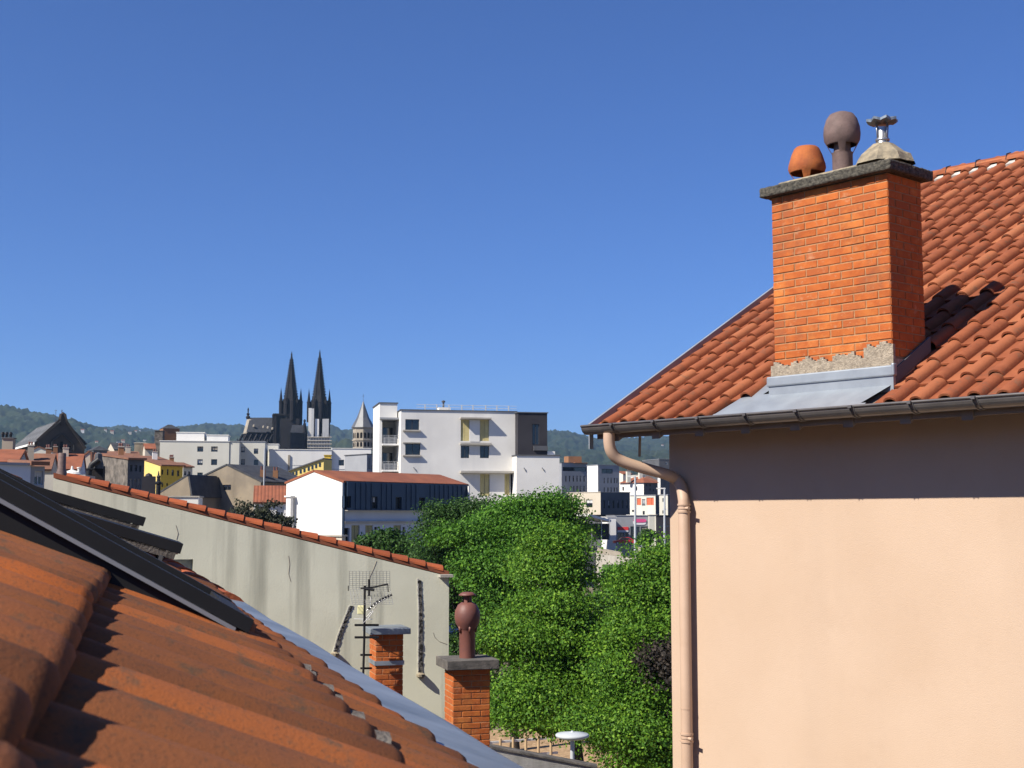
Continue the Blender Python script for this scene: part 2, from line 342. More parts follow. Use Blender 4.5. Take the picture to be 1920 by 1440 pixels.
def brick_face(parent, o, du, nz, W, nc, ch, bl, mat, d=.05, joint=.010, phase=0., rough=.0015, keep=None, skip=None):
    """a face of running-bond bricks: o lower left corner, du direction, nz outward normal; every brick a mesh object"""
    out = []
    for c in range(nc):
        x = -bl * (.5 if (c + int(phase)) % 2 else 0.)
        while x < W - .01:
            a = max(0, x); b = min(W, x + bl); x += bl
            if b - a < .03: continue
            if skip and skip(a, b, c): continue
            ln = round(b - a - joint, 3)
            key = (ln, round(ch, 4), mat.name)
            if key not in BR:
                m = MB(); m.box(-ln / 2, -d, 0, ln / 2, 0, ch - joint)
                e = .0035
                me = bpy.data.meshes.new('brick')
                # chamfered front: 12 extra faces keep edges soft
                L2 = ln / 2; hh = ch - joint
                v = [(-L2, -d, 0), (L2, -d, 0), (L2, -d, hh), (-L2, -d, hh), (-L2, -e, 0), (L2, -e, 0), (L2, -e, hh), (-L2, -e, hh), (-L2 + e, 0, e), (L2 - e, 0, e), (L2 - e, 0, hh - e), (-L2 + e, 0, hh - e)]
                f = [(0, 1, 5, 4), (1, 2, 6, 5), (2, 3, 7, 6), (3, 0, 4, 7), (4, 5, 9, 8), (5, 6, 10, 9), (6, 7, 11, 10), (7, 4, 8, 11), (8, 9, 10, 11), (0, 3, 2, 1)]
                me.from_pydata(v, [], f); me.materials.append(mat); me.update(); BR[key] = me
            org = o + du * ((a + b) / 2) + Vector((0, 0, c * ch + joint / 2)) + nz * random.uniform(-rough, rough)
            out.append((BR[key], frame(du, nz, Vector((0, 0, 1)), org) @ Matrix.Rotation(random.uniform(-.006, .006), 4, 'Y')))
    return out

# ---------------------------------------------------------------- pink house on the right
A0 = ray(1115, 797) * 12.25 + Vector((0, 0, H))
EA, ES = .86, .58
e_ = Vector((EA, -1, 0)).normalized(); n_ = Vector((1, EA, 0)).normalized(); zz = Vector((0, 0, 1))
up_ = (n_ + zz * ES).normalized(); rn_ = e_.cross(up_).normalized(); SLEN = math.sqrt(1 + ES * ES)
def T(u, t, w=0.): return A0 + e_ * u + n_ * t + zz * w            # w above the eave
def Pt(px, py, t):                                                # pixel on the upright plane t
    r = ray(px, py); o = Vector((0, 0, H)); k = ((A0 - o).dot(n_) + t) / r.dot(n_); return o + r * k
def ut(p): d = p - A0; return d.dot(e_), d.dot(n_), d.z
UEND, RIDGE, OV, OG = 8.6, 5.6, .555, .412
house = thing('house', 'pink rendered house with orange tiled roof, brick chimney and zinc gutter', 'house', T(OG, OV, -A0.z))
ZB = -A0.z
m = MB()                                                            # walls: front, gable, back, gable
b = [T(OG, OV, ZB), T(UEND, OV, ZB), T(UEND, 2 * RIDGE - OV, ZB), T(OG, 2 * RIDGE - OV, ZB)]
zt = ES * OV - .06; zr = ES * RIDGE - .06
for i, j in ((0, 1), (2, 3)):
    m.quad(b[i], b[j], b[j] + zz * (zt - ZB), b[i] + zz * (zt - ZB))
for u in (OG, UEND):
    pts = [T(u, OV, ZB), T(u, OV, zt), T(u, RIDGE, zr), T(u, 2 * RIDGE - OV, zt), T(u, 2 * RIDGE - OV, ZB)]
    m.poly(pts if u == OG else pts[::-1])
m.build('wall', mt['pink'], house)
m = MB()                                                            # roof deck: boards under the tiles
U0 = 0.02
for t0, t1, z0, z1 in ((.03, RIDGE, ES * .03, ES * RIDGE), (2 * RIDGE, RIDGE, 0, ES * RIDGE)):
    a, b2, c, d = T(U0, t0, z0 - .05), T(UEND + .3, t0, z0 - .05), T(UEND + .3, t1, z1 - .05), T(U0, t1, z1 - .05)
    m.quad(a, b2, c, d); m.quad(a - zz * .03, d - zz * .03, c - zz * .03, b2 - zz * .03); m.quad(a, a - zz * .03, b2 - zz * .03, b2); m.quad(a, d, d - zz * .03, a - zz * .03)
roof = m.build('roof', mt['soffit'], house)
m = MB()
for k in range(18):
    u = .22 + k * .5
    if u < UEND: m.obox(T(u, .0, -.16), e_ * .09, n_ * .6 + zz * .6 * ES, zz * .10)
m.build('rafter_tails', mt['soffit'], roof)['kind'] = 'stuff'
m = MB(); m.obox(T(U0, .012, -.13), e_ * (UEND + .28), n_ * .03, zz * .10); m.build('fascia', mt['soffit'], roof)  # added board; closes the gap where light leaked onto the wall
TW, EXP = .2285, .304
tile = tile_mesh('tile', TW, (EXP + .05) * SLEN, roll=.50, h=.060, lift=.030, mat=mt['tile_r'])
CU0, CU1, CT0, CT1 = 1.84, 2.975, .30, .77
cand = []
for j in range(19):
    for i in range(38):
        u = .02 + i * TW; t = j * EXP - .02
        if t > RIDGE - .1: continue
        uc, tc = u + TW / 2, t + EXP / 2
        if t < .26 and 1.56 - .0 < uc < 2.90: continue                # zinc apron
        if j == 0 and uc < 2.95 and uc > 1.50: continue
        if CU0 - .06 < uc < CU1 - .02 and CT0 - .05 < tc < CT1 + .05: continue
        if CU0 - .16 < uc < CU0 + .1 and tc < CT1: continue
        mx = frame(e_, up_, rn_, T(u, t, ES * t - .035)) @ Matrix.Rotation(random.gauss(0, .004), 4, 'Z') @ Matrix.Rotation(random.gauss(0, .006), 4, 'X') @ Matrix.Translation((random.gauss(0, .0015), random.gauss(0, .006), 0))
        px, py = proj(T(uc, tc, ES * tc))
        vis = px < 1955 and py > 250 and not (1470 < px < 1715 and 330 < py < 650)
        cand.append((0 if vis else 1, (T(uc, tc) - Vector((0, 0, H))).length, mx))
cand.sort(key=lambda c: c[:2])
for c in cand[:300]: inst('tile', tile, c[2], roof)
join_instances('tile_field', [(tile, c[2]) for c in cand[300:]], mt['tile_r'], roof)
m = MB()                                                            # rake flashing
for s_ in (0,):
    m.obox(T(-.012, -.04, -.06), e_ * .03, (n_ + zz * ES) * (RIDGE + .1), rn_ * .075)
m.build('verge_flashing', mt['zinc'], roof)
m = MB(); m.smooth = True
for i in range(9):
    a = math.pi * (i / 8); b = math.pi * ((i + 1) / 8)
rid = MB(); rid.smooth = True
n = 10
for i in range(n):
    a = math.pi * i / n; b = math.pi * (i + 1) / n
    for (y0, r0), (y1, r1) in (((0, .115), (.42, .10)),):
        rid.quad((y0, -r0 * math.cos(a), r0 * .8 * math.sin(a)), (y1, -r1 * math.cos(a), r1 * .8 * math.sin(a)), (y1, -r1 * math.cos(b), r1 * .8 * math.sin(b)), (y0, -r0 * math.cos(b), r0 * .8 * math.sin(b)))
    rid.quad((0, -.115 * math.cos(a), .092 * math.sin(a)), (0, -.115 * math.cos(b), .092 * math.sin(b)), (0, -.1 * math.cos(b), .078 * math.sin(b)), (0, -.1 * math.cos(a), .078 * math.sin(a)))
r0 = rid.build('ridge_tile', mt['tile_r'], roof)
rme = r0.data
def ridge_mx(k): return frame(e_, n_, zz, T(-.02 + k * .385, RIDGE, ES * RIDGE - .015)) @ Matrix.Rotation(random.gauss(0, .012), 4, 'Z')
r0.matrix_basis = ridge_mx(0)
for k in range(1, 22): inst('ridge_tile', rme, ridge_mx(k), roof)
m = MB()
for k in range(10): m.tube([T(.37 + k * .385, RIDGE - .12, ES * RIDGE - .02), T(.37 + k * .385, RIDGE - .09, ES * RIDGE + .06), T(.37 + k * .385, RIDGE, ES * RIDGE + .09)], .006, 6)
m.build('ridge_hooks', mt['black'], roof)['kind'] = 'stuff'
m = MB()
for i in range(34): m.obox(T(.03 + i * TW, RIDGE - .17, ES * (RIDGE - .17) - .03), e_ * .11, n_ * .12 + zz * ES * .12, rn_ * .045)
m.build('ridge_mortar', mt['scar_white'], roof)['kind'] = 'stuff'
# gutter: half-round with rolled bead
m = MB(); m.smooth = True
GR, GT, GZ = .074, -.072, -.020
us = np.linspace(-.03, UEND + .3, 40); n = 12
ring = [(GT - GR * math.cos(math.pi * k / n), GZ - GR * math.sin(math.pi * k / n)) for k in range(n + 1)]
ring2 = [(GT - (GR - .004) * math.cos(math.pi * k / n), GZ - (GR - .004) * math.sin(math.pi * k / n)) for k in range(n + 1)]
for i in range(len(us) - 1):
    for k in range(n):
        m.quad(T(us[i], *ring[k]), T(us[i], *ring[k + 1]), T(us[i + 1], *ring[k + 1]), T(us[i + 1], *ring[k]))
        m.quad(T(us[i], *ring2[k]), T(us[i + 1], *ring2[k]), T(us[i + 1], *ring2[k + 1]), T(us[i], *ring2[k + 1]))
m.smooth = False
m.poly([T(us[0], *p) for p in ring]); m.poly([T(us[-1], *p) for p in ring][::-1])
m.tube([T(us[0], GT - GR, GZ + .004), T(us[-1], GT - GR, GZ + .004)], .011, 8)
gutter = m.build('gutter', mt['gutter'], house)
for k in range(16):
    u = .36 + k * .505; m = MB(); r1 = GR + .004
    m.tube([T(u + .02 * j / 10, GT - r1 * math.cos(math.pi * j / 10), GZ - r1 * math.sin(math.pi * j / 10)) for j in range(11)], .0055, 6)
    m.tube([T(u + .035 + .02 * j / 10, GT - r1 * math.cos(math.pi * j / 10), GZ - r1 * math.sin(math.pi * j / 10)) for j in range(6)], .004, 6)
    m.obox(T(u, GT - GR - .026, GZ - .01), e_ * .03, n_ * .04, zz * .02)
    m.build('gutter_bracket', mt['gutter'], gutter)
m = MB(); m.obox(T(-.05, -.03, -.22), e_ * .012, n_ * .05, zz * .14); m.build('drip_flap', mt['zinc'], house)
# downpipe
uo = ut(Pt(1142, 815, GT))[0]
uw = ut(Pt(1283, 1000, OV - .085))[0]
path = [T(uo, GT, GZ - .07), T(uo, GT, -.17)]
tgt = [(1146, 846, GT + .02), (1158, 860, GT + .08), (1180, 870, GT + .17), (1215, 880, GT + .31), (1248, 889, GT + .44), (1266, 898, .48), (1277, 912, .50)]
path += [Pt(*q) for q in tgt] + [T(uw, OV - .085, ut(Pt(1283, 940, OV - .085))[2]), T(uw, OV - .085, -3.), T(uw, OV - .085, ZB)]
def catmull(p, n=5):
    out = []
    for i in range(len(p) - 1):
        p0 = p[max(i - 1, 0)]; p1 = p[i]; p2 = p[i + 1]; p3 = p[min(i + 2, len(p) - 1)]
        for k in range(n):
            t = k / n; out.append(.5 * ((2 * p1) + (p2 - p0) * t + (2 * p0 - 5 * p1 + 4 * p2 - p3) * t * t + (3 * p1 - p0 - 3 * p2 + p3) * t ** 3))
    return out + [p[-1]]
cp = catmull(path[:10]) + path[10:]
m = MB(); m.tube(cp, .052, 20); pipe = m.build('downpipe', mt['pink_pipe'], house)
for py in (953, 1382):
    zc = ut(Pt(1283, py, OV - .085))[2]; c = T(uw, OV - .085, zc)
    m = MB()
    for dz in (-.032, .0, .032):
        m.tube([c + zz * (dz - .008), c + zz * (dz + .008)], .060 if dz else .057, 20)
    m.tube([c + e_ * .05 - n_ * .03, c + e_ * .095 - n_ * .04], .014, 8); m.bar(c, c + n_ * .085, .02)
    m.build('pipe_clamp', mt['pink_pipe'], pipe)
m = MB(); c = T(uw, OV - .085, ut(Pt(1285, 1329, OV - .085))[2]); m.tube([c, c + zz * .012], .0545, 20); m.build('pipe_joint', mt['pink_pipe'], pipe)
m = MB(); m.tube([Pt(1200, 811, .15), Pt(1199, 856, .2)], .012, 8); m.build('pipe_stay', mt['soffit'], pipe)
# zinc apron below the chimney
m = MB()
def RT(u, t, w=0.): return T(u, t, ES * t) + rn_ * w
m.quad(RT(1.42, .0, .008), RT(2.86, .0, .008), RT(2.99, .30, .010), RT(1.72, .30, .010))
m.quad(RT(1.42, .0, .008), RT(1.72, .30, .010), RT(1.80, .55, .012), RT(1.60, .55, .012))
m.obox(RT(1.42, .0, -.03), e_ * 1.5, (n_ + zz * ES) * .02, rn_ * .04)
m.obox(T(CU0 - .035, CT0 - .035, ES * CT0 - .06), e_ * (CU1 - CU0 + .06), n_ * .03, zz * .125)
apron = m.build('zinc_apron', mt['zinc'], roof)
for uu in (CU0 - .025, CU1 + .004):
    m = MB(); m.obox(RT(uu, CT0, .0), e_ * .02, (n_ + zz * ES) * .50, zz * .12); m.build('side_flashing', mt['grey_d'], roof)
# chimney
zb, zc = ES * CT0 + .02, 1.835
m = MB(); g = .006
m.obox(T(CU0 + g, CT0 + g, 0), e_ * (CU1 - CU0 - 2 * g), n_ * (CT1 - CT0 - 2 * g), zz * zc)
chim = m.build('chimney', mt['mortar'], house)
CH = .0655; nc = int((zc - .33) / CH); z0 = zc - nc * CH
bl = (CU1 - CU0) / 5.
vis = brick_face(chim, T(CU0, CT0, z0), e_, -n_, CU1 - CU0, nc, CH, bl, mt['brick'], phase=0)
vis += brick_face(chim, T(CU1, CT0, z0), n_, e_, CT1 - CT0, nc, CH, .20, mt['brick'], phase=1)
for me, mx in vis: inst('brick', me, mx, chim)
hid = brick_face(chim, T(CU1, CT1, z0), -e_, n_, CU1 - CU0, nc, CH, bl, mt['brick'], phase=0) + brick_face(chim, T(CU0, CT1, z0), -n_, -e_, CT1 - CT0, nc, CH, .20, mt['brick'], phase=1)
join_instances('brickwork', hid, mt['brick'], chim)
m = MB()                                                            # rough mortar skirt with a ragged top
n = 40
for k in range(n):
    u = CU0 - .02 + (CU1 - CU0 + .04) * k / n; hgt = .415 + .02 * (k / n) + .03 * math.sin(k * .9) * math.sin(k * .37) + random.uniform(-.012, .018) + (.05 if k > 30 else 0)
    m.obox(T(u, CT0 - .022, ES * CT0 + .10), e_ * ((CU1 - CU0 + .04) / n + .001), n_ * .03, zz * (hgt - ES * CT0 - .10 + random.uniform(0, .003)))
m.obox(T(CU1 - .01, CT0 + .01, ES * CT0 - .1), e_ * .025, n_ * .30, zz * .30)
m.build('mortar_skirt', mt['mortar_rough'], chim)
m = MB(); m.obox(T(CU0 - .05, CT0 - .05, ES * CT0 + .06), e_ * (CU1 - CU0 + .085), n_ * .035, zz * .085)
m.obox(T(CU1 + .01, CT0 - .05, ES * CT0 + .06), e_ * .03, n_ * .05, zz * .10); m.build('flashing_roll', mt['zinc'], chim, bevel=.012)
m = MB()
nu, nt_ = 30, 14; ov = .072
base = T(CU0 - ov, CT0 - ov, zc + .004); LU, LT_, hh = CU1 - CU0 + 2 * ov, CT1 - CT0 + 2 * ov, .085
m.obox(base, e_ * LU, n_ * LT_, zz * hh)
cap = m.build('cap', mt['cap'], chim, bevel=.014)
s1 = cap.modifiers.new('sub', 'SUBSURF'); s1.subdivision_type = 'SIMPLE'; s1.levels = s1.render_levels = 5
tx = bpy.data.textures.new('cap_noise', 'CLOUDS'); tx.noise_scale = .035
d1 = cap.modifiers.new('rough', 'DISPLACE'); d1.texture = tx; d1.texture_coords = 'GLOBAL'; d1.strength = .016
zc2 = zc + .004 + hh - .004
m = MB(); m.obox(T(CU0 + .02, CT0 + .06, zc2), e_ * (CU1 - CU0 - .04), n_ * (CT1 - CT0 - .12), zz * .058); m.build('flaunching', mt['haunch'], chim, bevel=.02); zc2 += .05
def cap_c(px): return T(ut(Pt(px, 310, (CT0 + CT1) / 2))[0], (CT0 + CT1) / 2, zc2)
def slots(lo, hi, per=4, wid=2): return lambda i, k: lo <= i < hi and k % per < wid
m = MB(); m.smooth = True
prof = [(.092, 0), (.098, .02), (.146, .085), (.158, .12), (.154, .155), (.13, .235), (.106, .29), (.09, .305), (0, .312)]
m.lathe(cap_c(1513), prof, 24, slots(1, 2, 6, 4)); m.lathe(cap_c(1513), [(r * .92, z - .004) for r, z in prof[2:]], 24)
m.build('chimney_pot', mt['pot_orange'], chim)['label'] = 'squat orange clay pot with slots round its foot'
m = MB(); m.smooth = True
prof = [(.083, 0), (.083, .165), (.088, .18), (.126, .25), (.145, .285), (.151, .34), (.146, .40), (.126, .465), (.098, .505), (.05, .525), (0, .528)]
m.lathe(cap_c(1580), prof, 24, slots(2, 3, 6, 4)); m.lathe(cap_c(1580), [(r * .92, z - .004) for r, z in prof[3:]], 24); m.lathe(cap_c(1580), [(.07, 0), (.07, .3)], 16)
m.build('chimney_pot', mt['pot_brown'], chim)['label'] = 'tall brown mushroom shaped clay pot'
c = cap_c(1650) + e_ * .03
m = MB(); m.lathe(c, [(.235, -.002), (.20, .07), (.085, .17), (.0, .175)], 8, rot=.3); m.lathe(c + e_ * .1 + n_ * .06, [(.14, 0), (.11, .07), (.05, .10), (0, .1)], 8); m.build('mortar_haunch', mt['haunch'], chim)
m = MB(); m.smooth = True; m.lathe(c, [(.05, .16), (.05, .20), (.044, .205), (.044, .31)], 20); m.lathe(c, [(.052, .195), (.056, .20), (.056, .215), (.05, .22)], 20)
for k in range(4):
    a = k * math.pi / 2 + .4; q = Vector((math.cos(a), math.sin(a), 0)); m.bar(c + q * .048 + zz * .18, c + q * .06 + zz * .36, .008)
m.build('flue_pipe', mt['steel'], chim)
m = MB(); n = 32; top = []; bot = []
for k in range(n):
    a = 2 * math.pi * k / n; r = .118 + .010 * math.cos(8 * a)
    top.append(c + Vector((r * math.cos(a), r * math.sin(a), .372 + .008 * math.cos(8 * a)))); bot.append(c + Vector((r * math.cos(a), r * math.sin(a), .352 + .008 * math.cos(8 * a))))
for k in range(n):
    j = (k + 1) % n
    m.quad(bot[k], bot[j], top[j], top[k]); m.poly([top[k], top[j], c + zz * .395]); m.poly([bot[j], bot[k], c + zz * .34])
m.build('flue_hat', mt['zinc_old'], chim)

# ---------------------------------------------------------------- the house we look out of: near roof
NA, NS, NQ0, NZ0, NTW, NEX = .28, .46, -.025, -.193, .22, .40
E_ = Vector((-NA, 1, 0)).normalized(); D_ = Vector((1, NA, 0)).normalized()
nup = (-D_ + zz * NS).normalized(); nrn = E_.cross(nup).normalized(); NSL = math.sqrt(1 + NS * NS)
TB = .100; TH = .098; ZW = TB - .076                                                           # crest height of a roll above the bed
def Q(p, q, w=0.): return Vector((0, 0, H + NZ0 - TB - NS * q)) + E_ * p + D_ * (q + NQ0) + nrn * w
def Qpx(px, py, w=0.):                                             # pixel -> p,q on the roof bed lifted by w
    r = ray(px, py); o = Vector((0, 0, H)); b0 = Q(0, 0, w); k = (b0 - o).dot(nrn) / r.dot(nrn); d = o + r * k
    return d.dot(E_), d.dot(D_) - NQ0
near = thing('house', 'house with weathered orange roof tiles, dark skylights and zinc eaves strip in the foreground', 'house', (-2.5, 4, 0))
def qz(p): return .875 - .080 * p                                   # where the tiles end on the zinc
def qe(p): return 1.31 - .124 * p                                   # outer edge of the zinc
PMAX = 17.
m = MB()
cs = [Q(-1.5, -4.5, -.02), Q(-1.5, qe(-1.5) - .02, -.02), Q(PMAX, qe(PMAX) - .02, -.02), Q(PMAX, -4.5, -.02)]
m.quad(*cs); m.quad(*[c - zz * .12 for c in cs][::-1])
for i in range(4): j = (i + 1) % 4; m.quad(cs[i], cs[i] - zz * .12, cs[j] - zz * .12, cs[j])
nroof = m.build('roof', mt['brick_dark'], near)
m = MB()
cw = [Q(-1.5, -4.4, -.05), Q(-1.5, qe(-1.5) - .25, -.05), Q(PMAX - .2, qe(PMAX) - .25, -.05), Q(PMAX - .2, -4.4, -.05)]
for i in range(4):
    j = (i + 1) % 4; a, b = cw[i], cw[j]; m.quad(Vector((a.x, a.y, 0)), Vector((b.x, b.y, 0)), b - zz * .1, a - zz * .1)
m.build('wall', mt['beige'], near)
tiles = {}
def ntile(L, lift=.036):
    k = (round(L, 2), lift, random.randint(1, 4))
    if k not in tiles: tiles[k] = tile_mesh('tile', NTW, k[0] * NSL, roll=.80, h=TH, lift=lift, thk=.030, mat=mt['tile_n'], n=16, ex=1.0, worn=k[2])
    return tiles[k]
# skylights: p0,p1,q0,q1 footprints (no tiles inside)
SK = []
def skylight(p0, p1, q0, q1, h, label, taper=.04):
    """frame upstands, cladding rails, sash; parts of one skylight"""
    SK.append((p0, p1, q0, q1))
    m = MB(); w = .055; rise = taper * (q1 - q0)
    dl0 = (D_ - zz * NS); dl = dl0 - nrn * taper                      # the frame stands a little prouder at its upper end
    K_ = lambda q: h + taper * (q1 - q)
    for pa in (p0, p1 - w): m.obox(Q(pa, q0, K_(q0) - .30), E_ * w, dl * (q1 - q0), nrn * .30)
    for qa in (q0, q1 - w): m.obox(Q(p0 + w, qa, K_(qa) - .29), E_ * (p1 - p0 - 2 * w), dl * w, nrn * .286)
    sk = m.build('skylight', mt['anthracite'], near); sk['label'] = label
    m = MB()
    for pa in (p0 - .012, p1 - w + .01): m.obox(Q(pa, q0 - .01, K_(q0 - .01) + .012), E_ * (w + .02), dl * (q1 - q0 + .03), nrn * .035)
    for qa in (q0 - .01, q1 - w + .01): m.obox(Q(p0 + w + .01, qa, K_(qa) + .013), E_ * (p1 - p0 - 2 * w - .02), dl * (w + .01), nrn * .030)
    m.build('cladding', mt['anthracite'], sk)
    m = MB(); m.obox(Q(p0 - .018, q0, K_(q0)), E_ * .03, dl * (q1 - q0 - .01), nrn * .010); m.build('trim', mt['trim_grey'], sk)  # pale strip paints the sunlit groove line along the frame
    m = MB(); m.obox(Q(p0 + w, q0 + w, K_(q0 + w) - .01), E_ * (p1 - p0 - 2 * w), dl * (q1 - q0 - 2 * w), nrn * .012); m.build('glass', mt['glass'], sk)
    m = MB(); m.obox(Q(p0 - .02, q1, .06), E_ * (p1 - p0 + .04), dl0 * .10, nrn * .006); m.build('flashing', mt['grey_d'], sk)
    return sk
skylight(3.42, 4.25, -1.3, .225, .118, 'closed dark skylight nearest in the foreground roof', .095)
p, q = Qpx(212, 1006, .11)
skylight(p, p + .8, q - 1.6, q, .118, 'closed dark skylight behind the nearest one')
def raised_sash(px, py, ln, label, p=7.):
    """an opened sash: a slab hinged at its upper end, its lower end lifted off the roof"""
    r = ray(px, py); hp = Vector((0, 0, H)) + r * (p / r.dot(E_)); q = hp.dot(D_) - NQ0; lift = (hp - Q(p, q)).dot(nrn)
    dl = (D_ - zz * NS).normalized(); a = math.atan2(lift - .05, ln)
    d2 = (dl * math.cos(a) + nrn * math.sin(a)).normalized(); n2 = E_.cross(-d2).normalized()
    end = Q(p, q, lift); o = end - d2 * ln
    m = MB(); m.obox(o, d2 * ln, E_ * .75, n2 * .05); sk = m.build('skylight', mt['anthracite'], near); sk['label'] = label
    m = MB(); m.obox(o + d2 * .02 - n2 * .035, d2 * (ln - .05), E_ * .05, n2 * .033); m.obox(o + d2 * (ln - .06) - n2 * .035, d2 * .04, E_ * .75, n2 * .033); m.build('sash_frame', mt['tile_grey'], sk)
    m = MB(); m.obox(o + d2 * .05 - n2 * .01, d2 * (ln - .12), E_ * .65, n2 * .008); m.build('glass', mt['glass'], sk)
    m = MB(); b0 = Q(p, q - .05, .02); m.bar(b0, end - d2 * .08 - n2 * .03, .02); m.bar(b0 + E_ * .7, end - d2 * .08 - n2 * .03 + E_ * .7, .02)
    dl1 = (D_ - zz * NS); qq = q - ln * .93
    for pa in (p, p + .70): m.obox(Q(pa, qq, -.01), E_ * .05, dl1 * (ln * .93 - .12), nrn * .07)
    m.build('frame', mt['frame_d'], sk)
raised_sash(233, 971, 1.3, 'opened skylight with its sash raised higher up the foreground roof', 7.6)
raised_sash(305, 1024, 1.1, 'opened skylight with its sash raised beside the round brown vent', 6.7)
QB = lambda j: -.085 + j * .42 if j <= 0 else .345 + (j - 1) * .42
cand = []
for i in range(-5, int(PMAX / NTW)):
    p = i * NTW; pc = p + NTW / 2
    for j in range(-8, 4):
        qb = QB(j); qa = QB(j - 1)                                 # lower and upper edge of the course
        end = min(qb, qz(pc))
        if end - qa < .06: continue
        Lt = end - qa + .05
        if any(a + .03 < pc < b and c - .05 < (qa + end) / 2 < d + .05 for a, b, c, d in SK): continue
        mx = frame(E_, nup, nrn, Q(p, end, 0)) @ Matrix.Rotation(random.gauss(0, .006), 4, 'Z') @ Matrix.Translation((random.gauss(0, .002), random.gauss(0, .005), random.gauss(0, .0015)))
        c = Q(pc, (qa + end) / 2, .06); pxx, pyy = proj(c) if c.y > .3 else (-999, 0)
        off = 0 if (c.y > .3 and -150 < pxx < 2000 and pyy < 1600) else 1
        cand.append((off, (c - Vector((0, 0, H))).length, ntile(Lt, .036 if end == qb else .010), mx))
cand.sort(key=lambda c: c[:2])
for c in cand[:300]: inst('tile', c[2], c[3], nroof)
join_instances('tile_field', [(c[2], c[3]) for c in cand[300:]], mt['tile_n'], nroof)
clos = tile_mesh('mortar_closer', NTW, .085, roll=.78, h=TH * .92, lift=.02, thk=.03, mat=mt['tile_grey'], n=8)
for i in range(10, 16):
    p = i * NTW; inst('mortar_closer', clos, frame(E_, nup, nrn, Q(p, QB(1) + .045 + random.uniform(0, .02), .004)), nroof)
# zinc strip at the eaves and hip tiles farther off
m = MB(); n = 26
for k in range(n):
    p0 = -1.5 + (8.0) * k / n; p1 = -1.5 + 8.0 * (k + 1) / n
    wv = lambda p: .005 * math.sin(p * 5.1) + .003 * math.sin(p * 13.7)
    for (f0, f1, w0, w1) in ((-.2, .10, .04 + ZW, .072 + ZW), (.10, .75, .072 + ZW, .092 + ZW), (.75, 1.0, .092 + ZW, .086 + ZW)):
        L = lambda p, f: qz(p) + (qe(p) - qz(p)) * f
        m.smooth = True
        m.quad(Q(p0, L(p0, f0), w0 + wv(p0) * f0 * .6), Q(p0, L(p0, f1), w1 + wv(p0) * f1 * .6), Q(p1, L(p1, f1), w1 + wv(p1) * f1 * .6), Q(p1, L(p1, f0), w0 + wv(p1) * f0 * .6))
    m.smooth = False
    m.quad(Q(p0, qe(p0), .086 + ZW + wv(p0) * .6), Q(p0, qe(p0), -.14), Q(p1, qe(p1), -.14), Q(p1, qe(p1), .086 + ZW + wv(p1) * .6))
m.build('eaves_strip', mt['zinc_old'], nroof)
hd = (Q(9, qe(9) - .09) - Q(8, qe(8) - .09)).normalized(); hs = hd.cross(nrn).normalized()
hip = None
for k in range(24):
    p = 6.45 + k * .42
    if hip is None:
        mm = MB(); mm.smooth = True; nn = 8
        for i in range(nn):
            a = math.pi * i / nn; b = math.pi * (i + 1) / nn
            mm.quad((0, -.085 * math.cos(a), .05 * math.sin(a)), (.45, -.075 * math.cos(a), .04 * math.sin(a)), (.45, -.075 * math.cos(b), .04 * math.sin(b)), (0, -.085 * math.cos(b), .05 * math.sin(b)))
        mm.smooth = False; mm.poly([(0, -.085 * math.cos(math.pi * i / nn), .05 * math.sin(math.pi * i / nn)) for i in range(nn + 1)])
        hip = mm.build('hip_tile', mt['coping'], nroof); hme = hip.data; first = True
    X_ = -hd if False else hd
    mx = frame(hd, nrn.cross(hd), nrn, Q(p, qe(p) - .09, .06 + ZW)) @ Matrix.Rotation(random.gauss(0, .02), 4, 'Z')
    if first: hip.matrix_basis = mx; first = False
    else: inst('hip_tile', hme, mx, nroof)
p, q = Qpx(290, 1062, .05)
m = MB(); m.smooth = True
m.lathe(Q(p, q, .085), [(.06, -.05), (.06, .045), (.10, .05), (.104, .062), (.098, .088), (.074, .108), (.038, .118), (0, .12)], 28)
m.build('roof_vent', mt['pot_brown'], near)

# ---------------------------------------------------------------- grey rendered gable behind it
WP = 17.0
def Wp(px, py, dp=0.):                                             # pixel on the gable plane (p = WP+dp)
    r = ray(px, py); o = Vector((0, 0, H)); return o + r * ((WP + dp) / r.dot(E_))
ga = thing('house', 'pale grey rendered gable wall with tiled coping beyond the foreground roof', 'house', Wp(500, 1200) * 1 - Vector((0, 0, Wp(500, 1200).z)))
tl, tr = Wp(100, 897), Wp(842, 1081)
nx0, nx1, ny0, ny1 = Wp(323, 1049), Wp(362, 1049), Wp(362, 1092), Wp(323, 1092)
qd = lambda v: v.dot(D_)
def GW(q, z, w=0.): return E_ * (WP + w) + D_ * q + zz * z
qL, qR = qd(tl) - .0, qd(tr); slope = (tr.z - tl.z) / (qR - qL)
top = lambda q: tl.z + slope * (q - qL)
m = MB()
qn0, qn1 = qd(nx0), qd(nx1); zn1, zn0 = nx0.z, ny0.z
for qa, qb in ((qL, qn0), (qn1, qR)): m.quad(GW(qa, 0), GW(qb, 0), GW(qb, top(qb)), GW(qa, top(qa)))
m.quad(GW(qn0, zn1), GW(qn1, zn1), GW(qn1, top(qn1)), GW(qn0, top(qn0))); m.quad(GW(qn0, 0), GW(qn1, 0), GW(qn1, zn0), GW(qn0, zn0))
dpt = .22
m.quad(GW(qn0, zn1), GW(qn0, zn1, dpt), GW(qn1, zn1, dpt), GW(qn1, zn1)); m.quad(GW(qn0, zn0), GW(qn1, zn0), GW(qn1, zn0, dpt), GW(qn0, zn0, dpt))
m.quad(GW(qn0, zn0), GW(qn0, zn0, dpt), GW(qn0, zn1, dpt), GW(qn0, zn1)); m.quad(GW(qn1, zn0), GW(qn1, zn1), GW(qn1, zn1, dpt), GW(qn1, zn0, dpt))
BK = 9.
